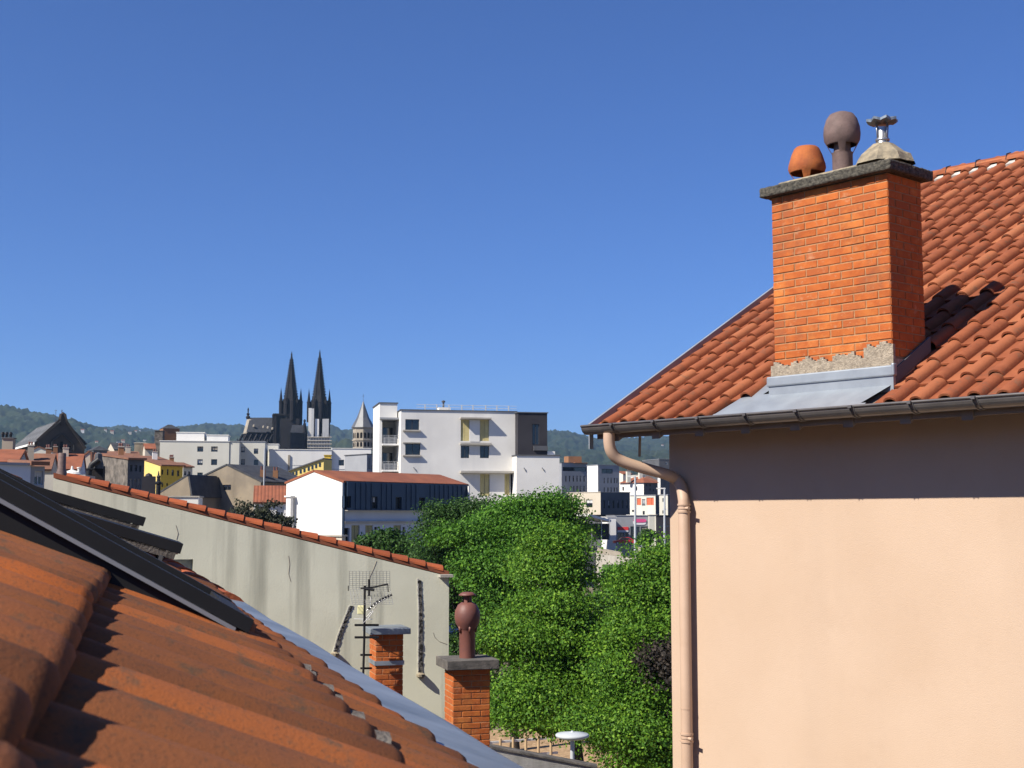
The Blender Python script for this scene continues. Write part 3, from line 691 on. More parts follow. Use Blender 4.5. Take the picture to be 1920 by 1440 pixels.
m.quad(GW(qR, 0), GW(qR, 0, BK), GW(qR, top(qR), BK), GW(qR, top(qR))); m.quad(GW(qL, 0, BK), GW(qL, 0), GW(qL, top(qL)), GW(qL, top(qL), BK)); m.quad(GW(qR, 0, BK), GW(qL, 0, BK), GW(qL, top(qL), BK), GW(qR, top(qR), BK))
m.build('wall', mt['render_grey'], ga)
m = MB(); m.quad(GW(qn0, zn0, dpt), GW(qn1, zn0, dpt), GW(qn1, zn1, dpt), GW(qn0, zn1, dpt)); m.build('blocked_window', mt['bluewhite'], ga)
m = MB(); m.obox(GW(qL, top(qL) + .01, .0), D_ * (qR - qL) + zz * (top(qR) - top(qL)), E_ * BK, zz * .06); groof = m.build('roof', mt['redroof'], ga)
gd = (D_ + zz * slope).normalized(); gn = E_.cross(-gd).normalized()
mm = MB(); mm.smooth = True
for i in range(8):
    a = math.pi * i / 8; b = math.pi * (i + 1) / 8
    mm.quad((0, -.13 * math.cos(a), .055 * math.sin(a)), (.27, -.15 * math.cos(a), .075 * math.sin(a)), (.27, -.15 * math.cos(b), .075 * math.sin(b)), (0, -.13 * math.cos(b), .055 * math.sin(b)))
mm.smooth = False; mm.poly([(.27, -.15 * math.cos(math.pi * i / 8), .075 * math.sin(math.pi * i / 8)) for i in range(9)][::-1])
cme = None; q = qL + .14; k = 0
while q < qR - .2:
    mx = frame(gd, E_, gn if gn.z > 0 else -gn, GW(q, top(q) + .055, .135)) @ Matrix.Rotation(random.gauss(0, .012), 4, 'Z') @ Matrix.Rotation(random.gauss(0, .012), 4, 'Y')
    if cme is None: o = mm.build('coping_tile', mt['coping'], groof); o.matrix_basis = mx; cme = o.data
    else: inst('coping_tile', cme, mx, groof)
    q += .232; k += 1
def ragged(name, pts, w, mat, d=.02, n=40):
    m = MB()
    for i in range(n):
        f0, f1 = i / n, (i + 1) / n
        def at(f):
            s = f * (len(pts) - 1); j = min(int(s), len(pts) - 2); return pts[j].lerp(pts[j + 1], s - j)
        a, b = at(f0), at(f1); ww = w * random.uniform(.7, 1.15)
        m.obox(a - D_ * ww / 2 - E_ * d * random.uniform(.6, 1.3), D_ * ww, b - a + Vector((0, 0, .0005)), E_ * d * 1.5)
    return m.build(name, mat, ga)
ragged('flue_scar', [Wp(659, 1136), Wp(640, 1185), Wp(628, 1226)], .045, mt['scar_black'], .007)
ragged('flue_scar', [Wp(786, 1088), Wp(789, 1150), Wp(789, 1265)], .052, mt['scar_black'], .008, 60)
ragged('flue_scar', [Wp(655, 1136), Wp(634, 1190), Wp(624, 1226)], .016, mt['scar_white'], .010)
ragged('flue_scar', [Wp(783, 1085), Wp(785, 1150), Wp(784, 1262)], .016, mt['scar_white'], .011, 60)
m = MB(); m.lathe(Wp(627, 1229) - E_ * .03, [(.03, -.02), (.055, 0), (.055, .03), (.02, .05)], 10); m.lathe(Wp(788, 1268) - E_ * .03, [(.03, -.02), (.055, 0), (.055, .03), (.02, .05)], 10); m.build('flue_stubs', mt['haunch'], ga)
m = MB(); a = Wp(822, 1082); m.obox(a - E_ * .12, D_ * .17, E_ * .5, zz * .035); m.build('corner_slab', mt['concrete'], ga)
for pts in ([(706, 1052), (700, 1068), (694, 1080), (690, 1096)], [(812, 1186), (816, 1196), (824, 1203), (838, 1208)], [(541, 1042), (543, 1058), (541, 1076), (545, 1090)], [(330, 985), (334, 1000), (331, 1012)]):
    m = MB(); m.tube([Wp(x, y) - E_ * .001 for x, y in pts], .0028, 5); m.build('crack', mt['tan'], ga)
# low annex that carries the two small chimneys
an = thing('annex', 'low flat roofed annex below the foreground eaves', 'annex', (-1.5, 15.5, 0))
m = MB(); zA = H - 3.4; o = E_ * 13.6 + D_ * .5; m.obox(o, D_ * 3.45, E_ * 3.3, zz * zA); m.build('wall', mt['beige'], an)
m = MB(); m.obox(o - D_ * .05 - E_ * .05 + zz * zA, D_ * 3.52, E_ * 3.3, zz * .12); m.build('roof', mt['zinc_old'], an)

# ---------------------------------------------------------------- small brick chimneys
def small_chimney(px0, pxm, px1, pytop, pyref, Y, label, cap_h, cap_ov, capmat, strap=None):
    r = ray(pxm, pyref); corner = Vector((r.x * Y, Y, 0)); ztop = H + ray(pxm, pytop).z * Y
    # right face (towards us) runs along D_, left face along E_
    def ucut(px, d):
        rr = ray(px, pyref); # corner + d*k on the ray direction
        return (corner.x - rr.x * corner.y) / (rr.x * d.y - d.x)
    W = ucut(px1, D_); Dp = max(ucut(px0, E_), .42)
    if px0 is None: Dp = .45
    base = zA + .1; ch = .066; nc = int((ztop - base) / ch); z0 = ztop - nc * ch
    t = thing('chimney', label, 'chimney', corner + zz * base)
    m = MB(); g = .005; m.obox(corner + D_ * g + E_ * g + zz * (base - .05), D_ * (W - 2 * g), E_ * (Dp - 2 * g), zz * (ztop - base + .05)); m.build('core', mt['mortar'], t)
    c0 = corner + zz * z0
    vis = brick_face(t, c0, D_, -E_, W, nc, ch, W / 2, mt['brick'], phase=0, rough=.003) + brick_face(t, c0 + E_ * Dp, -E_, -D_, Dp, nc, ch, .22, mt['brick'], phase=1, rough=.003)
    for me, mx in vis: inst('brick', me, mx, t)
    join_instances('brickwork', brick_face(t, c0 + D_ * W, E_, D_, Dp, nc, ch, .22, mt['brick'], phase=1) + brick_face(t, c0 + D_ * W + E_ * Dp, -D_, E_, W, nc, ch, W / 2, mt['brick']), mt['brick'], t)
    m = MB(); ov = cap_ov; m.obox(corner - D_ * ov - E_ * ov + zz * (ztop + .003), D_ * (W + 2 * ov), E_ * (Dp + 2 * ov), zz * cap_h); m.build('cap', capmat, t, bevel=.006)
    if strap:
        zs = H + ray(pxm, strap).z * Y; m = MB(); m.obox(corner - D_ * .012 - E_ * .012 + zz * zs, D_ * (W + .024), E_ * (Dp + .024), zz * .05); m.build('strap', mt['zinc_old'], t)
    return t, corner, W, Dp, ztop
t2, c2, W2, D2, zt2 = small_chimney(835, 849, 919, 1256, 1300, 15.3, 'brick chimney with concrete slab and a round brown pot beside the zinc eaves', .105, .085, mt['cap2'])
cc = c2 + D_ * W2 * .50 + E_ * D2 * .5 + zz * (zt2 + .108)
m = MB(); m.smooth = True
m.lathe(cc, [(.092, 0), (.092, .30), (.10, .32)], 12); m.lathe(cc, [(.075, .30), (.135, .39), (.148, .46), (.143, .53), (.11, .60), (.07, .63), (.055, .63)], 24)
m.lathe(cc, [(.055, .63), (.05, .70)], 16, lambda i, k: k % 4 < 2); m.lathe(cc, [(.03, .62), (.03, .71)], 8)
m.lathe(cc, [(.02, .70), (.10, .705), (.10, .72), (.06, .745), (0, .75)], 20)
for k in range(5):
    a = k * 1.257; m.bar(cc + Vector((.094 * math.cos(a), .094 * math.sin(a), .29)), cc + Vector((.11 * math.cos(a), .11 * math.sin(a), .36)), .025)
m.build('chimney_pot', mt['pot_red'], t2)
t1, c1, W1, D1, zt1 = small_chimney(694, 704, 756, 1190, 1230, 15.9, 'strapped brick chimney with dark slab next to the television antenna', .07, .075, mt['zinc_old'], strap=1248)

# ---------------------------------------------------------------- television antenna
YA = 15.7
def Ap(px, py, dy=0.): return P(px, py, YA + dy)
an_t = thing('antenna', 'television antenna with wire grid reflector and pale junction box on a mast', 'antenna', Ap(680, 1320))
m = MB(); m.tube([Ap(679, 1330), Ap(683, 1200), Ap(684, 1098)], .014, 8); mast = m.build('mast', mt['black'], an_t)
for py in (1172, 1195): m = MB(); m.bar(Ap(665, py, -.03), Ap(710, py, .05), .025); m.build('bracket', mt['black'], an_t)
for py in (1228, 1253): m = MB(); m.bar(Ap(676, py, 0), Ap(697, py, .06), .022); m.build('bracket', mt['black'], an_t)
m = MB()
gx0, gx1, gy0, gy1 = 655, 731, 1071, 1133
def G(fx, fy): return Ap(gx0 + (gx1 - gx0) * fx + 6 * (fy > .5) * (fy - .5) * 2, gy0 + (gy1 - gy0) * fy, .12 - .5 * (fy - .5) ** 2 * 2)
for i in range(13): m.tube([G(i / 12, j / 6) for j in range(7)], .0022, 4)
for j in range(17): m.tube([G(0, j / 16), G(.5, j / 16), G(1, j / 16)], .0018, 4)
m.build('grid_reflector', mt['trim_grey'], an_t)
m = MB()
m.tube([Ap(676, 1103), Ap(700, 1101), Ap(727, 1095)], .011, 6); m.tube([Ap(692, 1086), Ap(692, 1117)], .014, 6); m.tube([Ap(684, 1104), Ap(702, 1106)], .018, 6); m.tube([Ap(727, 1095), Ap(728, 1110)], .006, 6); m.tube([Ap(653, 1098), Ap(653, 1108)], .006, 6)
m.build('dipole', mt['black'], an_t)
m = MB(); m.tube([Ap(688, 1145), Ap(705, 1132), Ap(733, 1117)], .008, 6); m.tube([Ap(684, 1160), Ap(698, 1146), Ap(707, 1134)], .005, 6); m.build('boom', mt['steel'], an_t)
for k in range(9):
    f = k / 8; c = Ap(692 + 41 * f, 1142 - 25 * f + 4 * math.sin(f * 3.1) * -1); m = MB(); m.tube([c - Vector((.012, 0, .0)), c + Vector((.012, .0, .012))], .014, 6); m.build('director', mt['black'], an_t)
m = MB(); o = Ap(670, 1152); m.obox(o, Vector((.088, 0, 0)), Vector((0, .06, 0)), Vector((0, 0, .10))); m.build('junction_box', mt['cream_box'], an_t, bevel=.008)
m = MB(); m.tube([Ap(680, 1160, -.02), Ap(681, 1168, -.02), Ap(690, 1160, -.02), Ap(700, 1146, -.02)], .005, 6); m.tube([Ap(695, 1120), Ap(694, 1150)], .004, 5); m.bar(Ap(663, 1160), Ap(699, 1161), .006); m.build('cable', mt['white_sign'], an_t)

# ---------------------------------------------------------------- buildings of the town
RW = random.Random(5)
class Fac:
    """an upright facade plane: corner pixel px at depth Y, turned by psi (right side farther when positive)"""
    def __init__(s, o, psi):
        s.o = Vector((o.x, o.y, 0)); s.t = Vector((math.cos(psi), math.sin(psi), 0)); s.n = Vector((math.sin(psi), -math.cos(psi), 0))
    def uz(s, px, py):
        r = ray(px, py); k = s.o.dot(s.n) / r.dot(s.n); p = r * k; return (Vector((p.x, p.y, 0)) - s.o).dot(s.t), H + p.z
    def pt(s, u, z, w=0.): return s.o + s.t * u + s.n * w + zz * z
    def rect(s, q):
        a = s.uz(q[0], q[1]); b = s.uz(q[2], q[3]); return min(a[0], b[0]), max(a[0], b[0]), min(a[1], b[1]), max(a[1], b[1])
def wall_face(m, F, u0, u1, z0, z1, ops, rev=.22):
    us = sorted({u0, u1} | {x for o in ops for x in o[:2] if u0 < x < u1}); zs = sorted({z0, z1} | {x for o in ops for x in o[2:4] if z0 < x < z1})
    for i in range(len(us) - 1):
        for j in range(len(zs) - 1):
            uc, zc = (us[i] + us[i + 1]) / 2, (zs[j] + zs[j + 1]) / 2
            if any(o[0] < uc < o[1] and o[2] < zc < o[3] for o in ops): continue
            m.quad(F.pt(us[i], zs[j]), F.pt(us[i + 1], zs[j]), F.pt(us[i + 1], zs[j + 1]), F.pt(us[i], zs[j + 1]))
    for a, b, c, d in [o[:4] for o in ops]:
        m.quad(F.pt(a, c), F.pt(a, d), F.pt(a, d, -rev), F.pt(a, c, -rev)); m.quad(F.pt(b, c), F.pt(b, c, -rev), F.pt(b, d, -rev), F.pt(b, d))
        m.quad(F.pt(a, d), F.pt(b, d), F.pt(b, d, -rev), F.pt(a, d, -rev)); m.quad(F.pt(a, c), F.pt(a, c, -rev), F.pt(b, c, -rev), F.pt(b, c))
def window(par, F, o, kind='w', rev=.22):
    a, b, c, d = o; t = min(.07, (b - a) * .12)
    if kind in ('y', 'o', 'k', 'og', 'gd'):                          # a closed shutter or panel, or a dark opening
        m = MB(); mat = {'y': mt['shutter'], 'o': mt['olive'], 'k': mt['darkroom'], 'og': mt['orange'], 'gd': mt['grey_d']}[kind]
        if kind in ('k',): m.quad(F.pt(a, c, -rev + .01), F.pt(b, c, -rev + .01), F.pt(b, d, -rev + .01), F.pt(a, d, -rev + .01)); m.build('opening', mat, par); return
        n = max(2, int((b - a) / .45))
        for k in range(n):
            x0 = a + (b - a) * k / n; x1 = a + (b - a) * (k + 1) / n - .03
            m.obox(F.pt(x0, c, -rev * .8), F.t * (x1 - x0), F.n * (.05 + .03 * (k % 2)), zz * (d - c))
        m.build('shutter', mat, par); return
    m = MB(); w0 = -rev + .02
    fm = mt['frame_w'] if kind == 'w' else mt['frame_d']
    for x0, x1, y0, y1 in ((a, a + t, c, d), (b - t, b, c, d), (a + t, b - t, c, c + t), (a + t, b - t, d - t, d), ((a + b) / 2 - t / 2, (a + b) / 2 + t / 2, c + t, d - t)):
        m.obox(F.pt(x0, y0, w0), F.t * (x1 - x0), F.n * .05, zz * (y1 - y0))
    f = m.build('window', fm, par)
    m = MB(); m.quad(F.pt(a, c, w0 + .01), F.pt(b, c, w0 + .01), F.pt(b, d, w0 + .01), F.pt(a, d, w0 + .01)); m.build('pane', mt['glass'], f)
    if RW.random() < .4:
        hb = (d - c) * RW.uniform(.25, .7); m = MB(); m.quad(F.pt(a + t, d - hb, w0 + .016), F.pt(b - t, d - hb, w0 + .016), F.pt(b - t, d - t, w0 + .016), F.pt(a + t, d - t, w0 + .016)); m.build('blind', mt[RW.choice(['frame_w', 'stone_pale', 'grey'])], f)
def building(name, label, cat, xc, Y, psi, ytop, xr=None, LR=None, xl=None, LL=None, wm='white', wl=None, rm='concrete', roof='flat', zr=None, wr=(), wlft=(), over=.35, group=None, z0=None, ybot=None, par=None, zt=None, root=None, rthk=.18, ridge_frac=.5):
    psi = R(psi); r = ray(xc, ytop); C = Vector((r.x * Y, Y, 0)); z1 = H + r.z * Y if zt is None else zt
    FR = Fac(C, psi); FL = Fac(C, psi - math.pi / 2)
    if LR is None: LR = FR.uz(xr, ytop)[0]
    if LL is None: LL = -FL.uz(xl, ytop)[0]
    b0 = gz(C.x, C.y) - .5 if z0 is None else z0
    if ybot: b0 = H + ray(xc, ybot).z * Y
    t = root or thing(name, label, cat, Vector((C.x, C.y, b0)), group)
    m = MB(); m.cur = 0
    oR = [FR.rect(q) for q in wr]; oL = [FL.rect(q) for q in wlft]
    wall_face(m, FR, 0, LR, b0, z1, oR); m.cur = 1 if wl else 0
    wall_face(m, FL, -LL, 0, b0, z1, oL); m.cur = 0
    bp = lambda u, v, z: FR.pt(u, z, -v)
    m.quad(bp(LR, 0, b0), bp(LR, LL, b0), bp(LR, LL, z1), bp(LR, 0, z1)); m.quad(bp(LR, LL, b0), bp(0, LL, b0), bp(0, LL, z1), bp(LR, LL, z1))
    o = over
    if roof == 'flat': m.quad(bp(0, 0, z1 - .25), bp(LR, 0, z1 - .25), bp(LR, LL, z1 - .25), bp(0, LL, z1 - .25))
    zrr = (H + ray(*zr).z * Y) if isinstance(zr, tuple) else zr
    if roof == 'gableR':                                             # ridge along the right facade; gables on the left face
        v = LL * ridge_frac
        m.cur = 1 if wl else 0; m.poly([bp(0, 0, z1), bp(0, v, zrr), bp(0, LL, z1)]); m.cur = 0; m.poly([bp(LR, 0, z1), bp(LR, LL, z1), bp(LR, v, zrr)])
    if roof == 'gableL':
        m.poly([bp(0, 0, z1), bp(LR, 0, z1), bp(LR * ridge_frac, 0, zrr)]); m.poly([bp(0, LL, z1), bp(LR * ridge_frac, LL, zrr), bp(LR, LL, z1)])
    m.build('wall', [mt[wm], mt[wl or wm]], t)
    rr = None
    m = MB()
    if roof == 'flat':
        e = .12; h_ = .12
        for a in ((-e, -e, LR + 2 * e, .35), (-e, LL - .23, LR + 2 * e, .35), (-e, .24, .35, LL - .48), (LR - .23, .24, .35, LL - .48)):
            m.obox(bp(a[0], a[1], z1), FR.t * a[2], -FR.n * a[3], zz * h_)
        rr = m.build('parapet', mt[rm], t)
    else:
        def slab(p0, p1, p2, p3):
            nn = (p1 - p0).cross(p3 - p0).normalized(); nn = nn if nn.z > 0 else -nn
            q = [p + nn * .03 for p in (p0, p1, p2, p3)]; w_ = [p + nn * rthk for p in q]
            m.quad(*w_); m.quad(*q[::-1])
            for i in range(4): j = (i + 1) % 4; m.quad(q[i], q[j], w_[j], w_[i])
        if roof == 'gableR':
            v = LL * ridge_frac; s1 = (zrr - z1) / v; s2 = (zrr - z1) / (LL - v)
            slab(bp(-o * .3, -o, z1 - s1 * o), bp(LR + o * .3, -o, z1 - s1 * o), bp(LR + o * .3, v, zrr), bp(-o * .3, v, zrr))
            slab(bp(-o * .3, LL + o, z1 - s2 * o), bp(LR + o * .3, LL + o, z1 - s2 * o), bp(LR + o * .3, v, zrr), bp(-o * .3, v, zrr))
        elif roof == 'gableL':
            v = LR * ridge_frac; s1 = (zrr - z1) / v; s2 = (zrr - z1) / (LR - v)
            slab(bp(-o, -o * .3, z1 - s1 * o), bp(-o, LL + o * .3, z1 - s1 * o), bp(v, LL + o * .3, zrr), bp(v, -o * .3, zrr))
            slab(bp(LR + o, -o * .3, z1 - s2 * o), bp(LR + o, LL + o * .3, z1 - s2 * o), bp(v, LL + o * .3, zrr), bp(v, -o * .3, zrr))
        elif roof == 'shed':                                         # rises from the right facade to the back
            slab(bp(-o * .3, -o, z1), bp(LR + o * .3, -o, z1), bp(LR + o * .3, LL, zrr), bp(-o * .3, LL, zrr))
        elif roof == 'hip':
            v = min(LL, LR) / 2; a, b_, c, d = bp(-o, -o, z1), bp(LR + o, -o, z1), bp(LR + o, LL + o, z1), bp(-o, LL + o, z1)
            e1, e2 = (bp(v, LL / 2, zrr), bp(LR - v, LL / 2, zrr)) if LR > LL else (bp(LR / 2, v, zrr), bp(LR / 2, LL - v, zrr))
            if LR > LL: m.quad(a, b_, e2, e1); m.poly([b_, c, e2]); m.quad(c, d, e1, e2); m.poly([d, a, e1])
            else: m.poly([a, b_, e1]); m.quad(b_, c, e2, e1); m.poly([c, d, e2]); m.quad(d, a, e1, e2)
            m.quad(d, c, b_, a)
        rr = m.build('roof', mt[rm], t)
    for q, o_ in zip(wr, oR): window(t, FR, o_, q[4] if len(q) > 4 else 'w')
    for q, o_ in zip(wlft, oL): window(t, FL, o_, q[4] if len(q) > 4 else 'w')
    return dict(t=t, FR=FR, FL=FL, LR=LR, LL=LL, z0=b0, z1=z1, zr=zrr, bp=bp, roof=rr)
def part_box(B, name, q, w0, w1, mat, F='FR', bevel=0):                # a box on a facade from a pixel rectangle
    Fc = B[F]; a, b, c, d = Fc.rect(q); m = MB(); m.obox(Fc.pt(a, c, w0), Fc.t * (b - a), Fc.n * (w1 - w0), zz * (d - c)); return m.build(name, mt[mat], B['t'])

# big white apartment block
B = building('apartment_block', 'large white flat roofed apartment block with roof railing behind the trees', 'building', 752, 170, 12, 769, xr=968, LL=16, wm='white_grey', wl='white_hot', rm='grey_d',
    wr=[(864, 787, 880, 827, 'y'), (900, 787, 917, 827, 'y'), (864, 836, 880, 859, 'd'), (900, 836, 917, 859, 'd'), (900, 889, 918, 930, 'y'), (946, 889, 956, 928, 'y'), (957, 889, 966, 930, 'k'), (760, 786, 786, 807, 'd'), (760, 832, 788, 853, 'd')])
for q, d in (((862, 783, 919, 786.5), .9), ((862, 830, 920, 834.5), .55), ((862, 883, 968, 887.5), 1.0), ((755, 806, 788, 809), .35), ((755, 853, 789, 856), .35), ((755, 829, 788, 831), .35)): part_box(B, 'ledge', q, .0, d, 'concrete')
part_box(B, 'panel', (881, 788, 899, 828), .0, .05, 'white')
m = MB(); F = B['FR']
for px in (797, 819, 842, 866, 887, 911, 932, 954): u = F.uz(px, 765)[0]; m.obox(F.pt(u, B['z1'] + .1, -.5), F.t * .14, F.n * .05, zz * .75)
u0, u1 = F.uz(782, 765)[0], F.uz(970, 765)[0]
for dz in (.45, .8): m.tube([F.pt(u0, B['z1'] + dz, -.5), F.pt(u1, B['z1'] + dz, -.5)], .03, 6)
m.build('railing', mt['frame_w'], B['t'])
m = MB(); a = F.uz(826, 765)[0]; m.obox(F.pt(a, B['z1'] + .02, -1.2), F.t * 1.5, -F.n * 1.5, zz * .55); m.build('roof_unit', mt['white'], B['t'])
m = MB(); c = F.pt(F.uz(836, 760)[0], B['z1'] + .5, -2); m.tube([c, c + zz * .75], .12, 10); m.lathe(c, [(.22, .75), (.25, .95), (0, 1.05)], 10); m.build('roof_flue', mt['grey_d'], B['t'])
B2 = building('', '', '', 968.5, 170.6, 12, 854, xr=1049, LL=11, wm='white_grey', rm='grey_d', root=B['t'])
# dark rooftop storey
Bd = building('', '', '', 971, 171.5, 12, 774, xr=1026, LL=7, wm='blackclad', rm='grey_d', root=B['t'], ybot=853, wr=[(998, 795, 1011, 834, 'd')])
m = MB(); F = Bd['FR']; a = F.rect((1000, 836, 1026, 845)); m.obox(F.pt(a[0], a[2], .03), F.t * (a[1] - a[0]), F.n * .3, zz * (a[3] - a[2])); m.build('dark_ledge', mt['grey_d'], B['t'])
m = MB(); F = B2['FR']; a = F.rect((1026, 847, 1044, 853)); m.obox(F.pt(a[0], B2['z1'] + .13, -1.0), F.t * (a[1] - a[0]), -F.n * 1, zz * .5); m.build('roof_unit', mt['white_hot'], B['t'])
for q in ((775, 876, 781, 884), (982, 877, 986, 884), (1016, 877, 1021, 884)):
    m = MB(); F = B['FR'] if q[0] < 960 else B2['FR']; a = F.uz(q[0], q[1]); b = F.uz(q[2], q[3]); m.bar(F.pt(a[0], a[1], .12), F.pt(b[0], b[1], .02), .09); m.build('wall_spout', mt['grey'], B['t'])
# stair tower and balconies on its left
Bt = building('', '', '', 712, 172, 12, 756, xr=745, xl=700, wm='white_grey', wl='white_hot', rm='grey_d', root=B['t'], ybot=783)
F = Bt['FR']; uA, uB = 0, Bt['LR'] + .4
zs = [H + ray(712, y).z * 172 for y in (783, 832, 881, 915)]
m = MB(); m.obox(F.pt(0, 0, -5), F.t * uB, -F.n * 1.0, zz * zs[0]); m.obox(F.pt(-.01, 0, -.02), F.t * .35, -F.n * 5, zz * (zs[0] - .01)); m.build('loggia_wall', mt['white_hot'], B['t'])
m = MB(); FLt = Bt['FL']; m.obox(FLt.pt(-Bt['LL'], gz(0, 170), -.3), FLt.t * (Bt['LL'] - .3), FLt.n * .29, zz * (zs[0] - gz(0, 170))); m.build('side_wall', mt['white_hot'], B['t'])
for z in zs[1:]:
    m = MB(); m.obox(F.pt(.36, z - .22, -4.9), F.t * (uB - .3), F.n * 5.6, zz * .22); sl = m.build('balcony', mt['white_hot'], B['t'])
    m = MB()
    for k in range(5): m.tube([F.pt(.4, z + .25 + k * .2, .62), F.pt(uB, z + .25 + k * .2, .62)], .03, 6)
    for k in range(4): m.tube([F.pt(.4 + (uB - .4) * k / 3, z, .62), F.pt(.4 + (uB - .4) * k / 3, z + 1.1, .62)], .035, 6)
    m.build('railing', mt['grey'], sl)
    m = MB(); m.obox(F.pt(1.0, z, -4.95), F.t * 1.3, F.n * .1, zz * 2.4); m.build('balcony_door', mt['glass'], sl)
    m = MB(); m.obox(F.pt(.5, z, .4), F.t * 1.7, F.n * .05, zz * .8); m.build('balcony_panel', mt['grey'], sl)
m = MB(); m.obox(F.pt(.0, zs[0] - .25, -4.9), F.t * uB, F.n * 5.6, zz * .24); m.build('canopy', mt['grey'], B['t'])

# blue clad building with white gable
B = building('building', 'building with dark blue metal cladding, white gable and red tiled roof', 'building', 642, 110, 52, 905, xr=875, xl=537, wm='bluewhite', wl='white_hot', rm='redroof_b', roof='gableR', zr=(590, 884), over=.15,  # white front wall carries its shade as a bluish colour
    wr=[(643.5, 990, 655, 1028, 'k'), (659, 985, 674, 1022, 'o'), (685, 985, 699, 1022, 'o'), (702, 988, 708, 1002, 'k'), (738, 985, 752, 1022, 'o'), (755, 988, 760, 1010, 'k')])
F = B['FR']; zt_, zb_ = B['z1'], F.uz(645, 956)[1]
ops = [F.rect(q) for q in ((645, 930, 658, 952), (697, 931, 708, 954), (742, 932, 753, 955), (786, 933, 797, 956))]
class F2: pass
Fc = Fac(F.pt(.25, 0, .35), R(52)); ops = [Fc.rect(q) for q in ((646, 930, 658, 952), (697, 931, 708, 954), (742, 932, 753, 955), (786, 933, 797, 956))]
m = MB(); wall_face(m, Fc, 0, B['LR'] - .3, zb_, zt_ + .1, ops, .3); m.quad(Fc.pt(0, zb_), Fc.pt(0, zt_ + .1), Fc.pt(0, zt_ + .1, -.34), Fc.pt(0, zb_, -.34)); m.quad(Fc.pt(0, zt_ + .1), Fc.pt(B['LR'] - .3, zt_ + .1), Fc.pt(B['LR'] - .3, zt_ + .1, -.34), Fc.pt(0, zt_ + .1, -.34))
m.quad(Fc.pt(0, zb_), Fc.pt(0, zb_, -.34), Fc.pt(B['LR'] - .3, zb_, -.34), Fc.pt(B['LR'] - .3, zb_))
clad = m.build('cladding', mt['blueclad'], B['t'])
m = MB(); u = .3
while u < B['LR'] - .5:
    zlo = zb_
    if not any(a - .05 < u < b + .05 for a, b, c, d in ops): m.obox(Fc.pt(u, zb_ + .02, .0), Fc.t * .05, Fc.n * .06, zz * (zt_ - zb_))
    u += .62
m.build('standing_seam', mt['blueclad'], clad)['kind'] = 'stuff'
for o in ops: window(B['t'], Fc, o, 'd', .3)
part_box(B, 'ledge', (643, 956.5, 860, 958.5), .0, .55, 'concrete'); part_box(B, 'ledge', (643, 977, 860, 979.5), .0, .25, 'concrete')
m = MB(); m.tube([B['FR'].pt(.06, B['z0'], .12), B['FR'].pt(.06, zt_, .12)], .09, 8); m.build('downpipe', mt['blueclad'], B['t'])
m = MB(); m.tube([Fc.pt(B['LR'] - .6, B['z0'], .2), Fc.pt(B['LR'] - .6, zt_, .2)], .10, 8); m.build('downpipe', mt['white'], B['t'])
Bx = building('outbuilding', 'small white block against the foot of the white gable', 'building', 545, 113, 52, 932, LR=.3, LL=.55, wm='white_hot', rm='white_hot')
m = MB(); q0 = B['FL'].uz(632, 1010); 
bw = building('wall', 'beige rendered garden wall below the white gable', 'wall', 641, 105, 52, 1006, LR=.4, LL=6, wm='beige', rm='concrete')

# small house with red tiled roof
building('house', 'small white house with striped red roof in front of the blue clad building', 'house', 476, 128, 10, 943, xr=552, LL=7, wm='white', rm='redroof_a', roof='gableR', zr=(480, 912.5), over=.25, wr=[(520, 948, 532, 975, 'w')])
# tan gable house
B = building('house', 'tan rendered gable house with dark slate roof and one small window', 'house', 357, 152, -26, 906, xr=489, LL=9.5, wm='tan', rm='slate', roof='gableL', zr=(430, 874.5), over=.2, wr=[(418, 909, 433, 919, 'd')], ridge_frac=.52)
for px, py in ((497, 880), (521, 884)):
    c = B['bp'](B['LR'] * .88, (px - 489) / 10 + .6, 0); m = MB(); z = H + ray(px, 905).z * 155; m.obox(Vector((c.x, c.y, z - 1)), Vector((.55, .1, 0)), Vector((-.1, .9, 0)), zz * 2.3); ch = m.build('chimney', mt['oldbrick'], B['roof'])
    m = MB()
    for k in range(2): m.tube([Vector((c.x + .1 + k * .3, c.y + .3, z + 1.2)), Vector((c.x + .1 + k * .3, c.y + .3, z + 1.7))], .09, 8)
    m.build('chimney_pots', mt['pot_red'], ch)
m = MB(); c = P(495, 900, 140); m.tube([c - zz * 4, c + zz * 3.3], .07, 8); tag(m.build('flue_pole', mt['lamp']), 'tall thin white pole rising before the dark slate roof', 'pole')
building('house', 'low tan gable wall to the left of the tan house', 'house', 300, 146, -20, 925, xr=357, LL=7, wm='tan', rm='slate', roof='gableL', zr=(352, 893.5), over=.1, ridge_frac=.9)
building('wall', 'low whitewashed wall in front of the tan gable houses', 'wall', 292, 135, 5, 932, xr=372, LL=3, wm='white', rm='concrete')

# cream apartment building
B = building('apartment_block', 'cream apartment building with square windows below the hills', 'building', 300, 260, 8, 827, xr=430, LL=14, wm='cream', rm='white_hot', wr=[(370, 837, 381, 847, 'd'), (396, 837, 408, 847, 'd'), (370, 861, 380, 872, 'd'), (396, 861, 407, 872, 'd'), (370, 886, 380, 895, 'd')])
Bw = building('', '', '', 446, 268, 8, 828, xr=497, LL=14, wm='cream', rm='grey', root=B['t'], wr=[(448, 838, 459, 848, 'd'), (476, 841, 484, 851, 'd'), (476, 862, 484, 872, 'd'), (448, 861, 459, 872, 'd')])
Bl = building('', '', '', 430.5, 262, 8, 828, LR=1.9, LL=12, wm='cream', rm='grey', root=B['t'])
for q in ((331, 811, 383, 827), (388, 816, 428, 827)):
    bb = building('', '', '', q[0], 265, 8, q[1], xr=q[2], LL=5, wm='white_hot', rm='white_hot', root=B['t'], ybot=828)
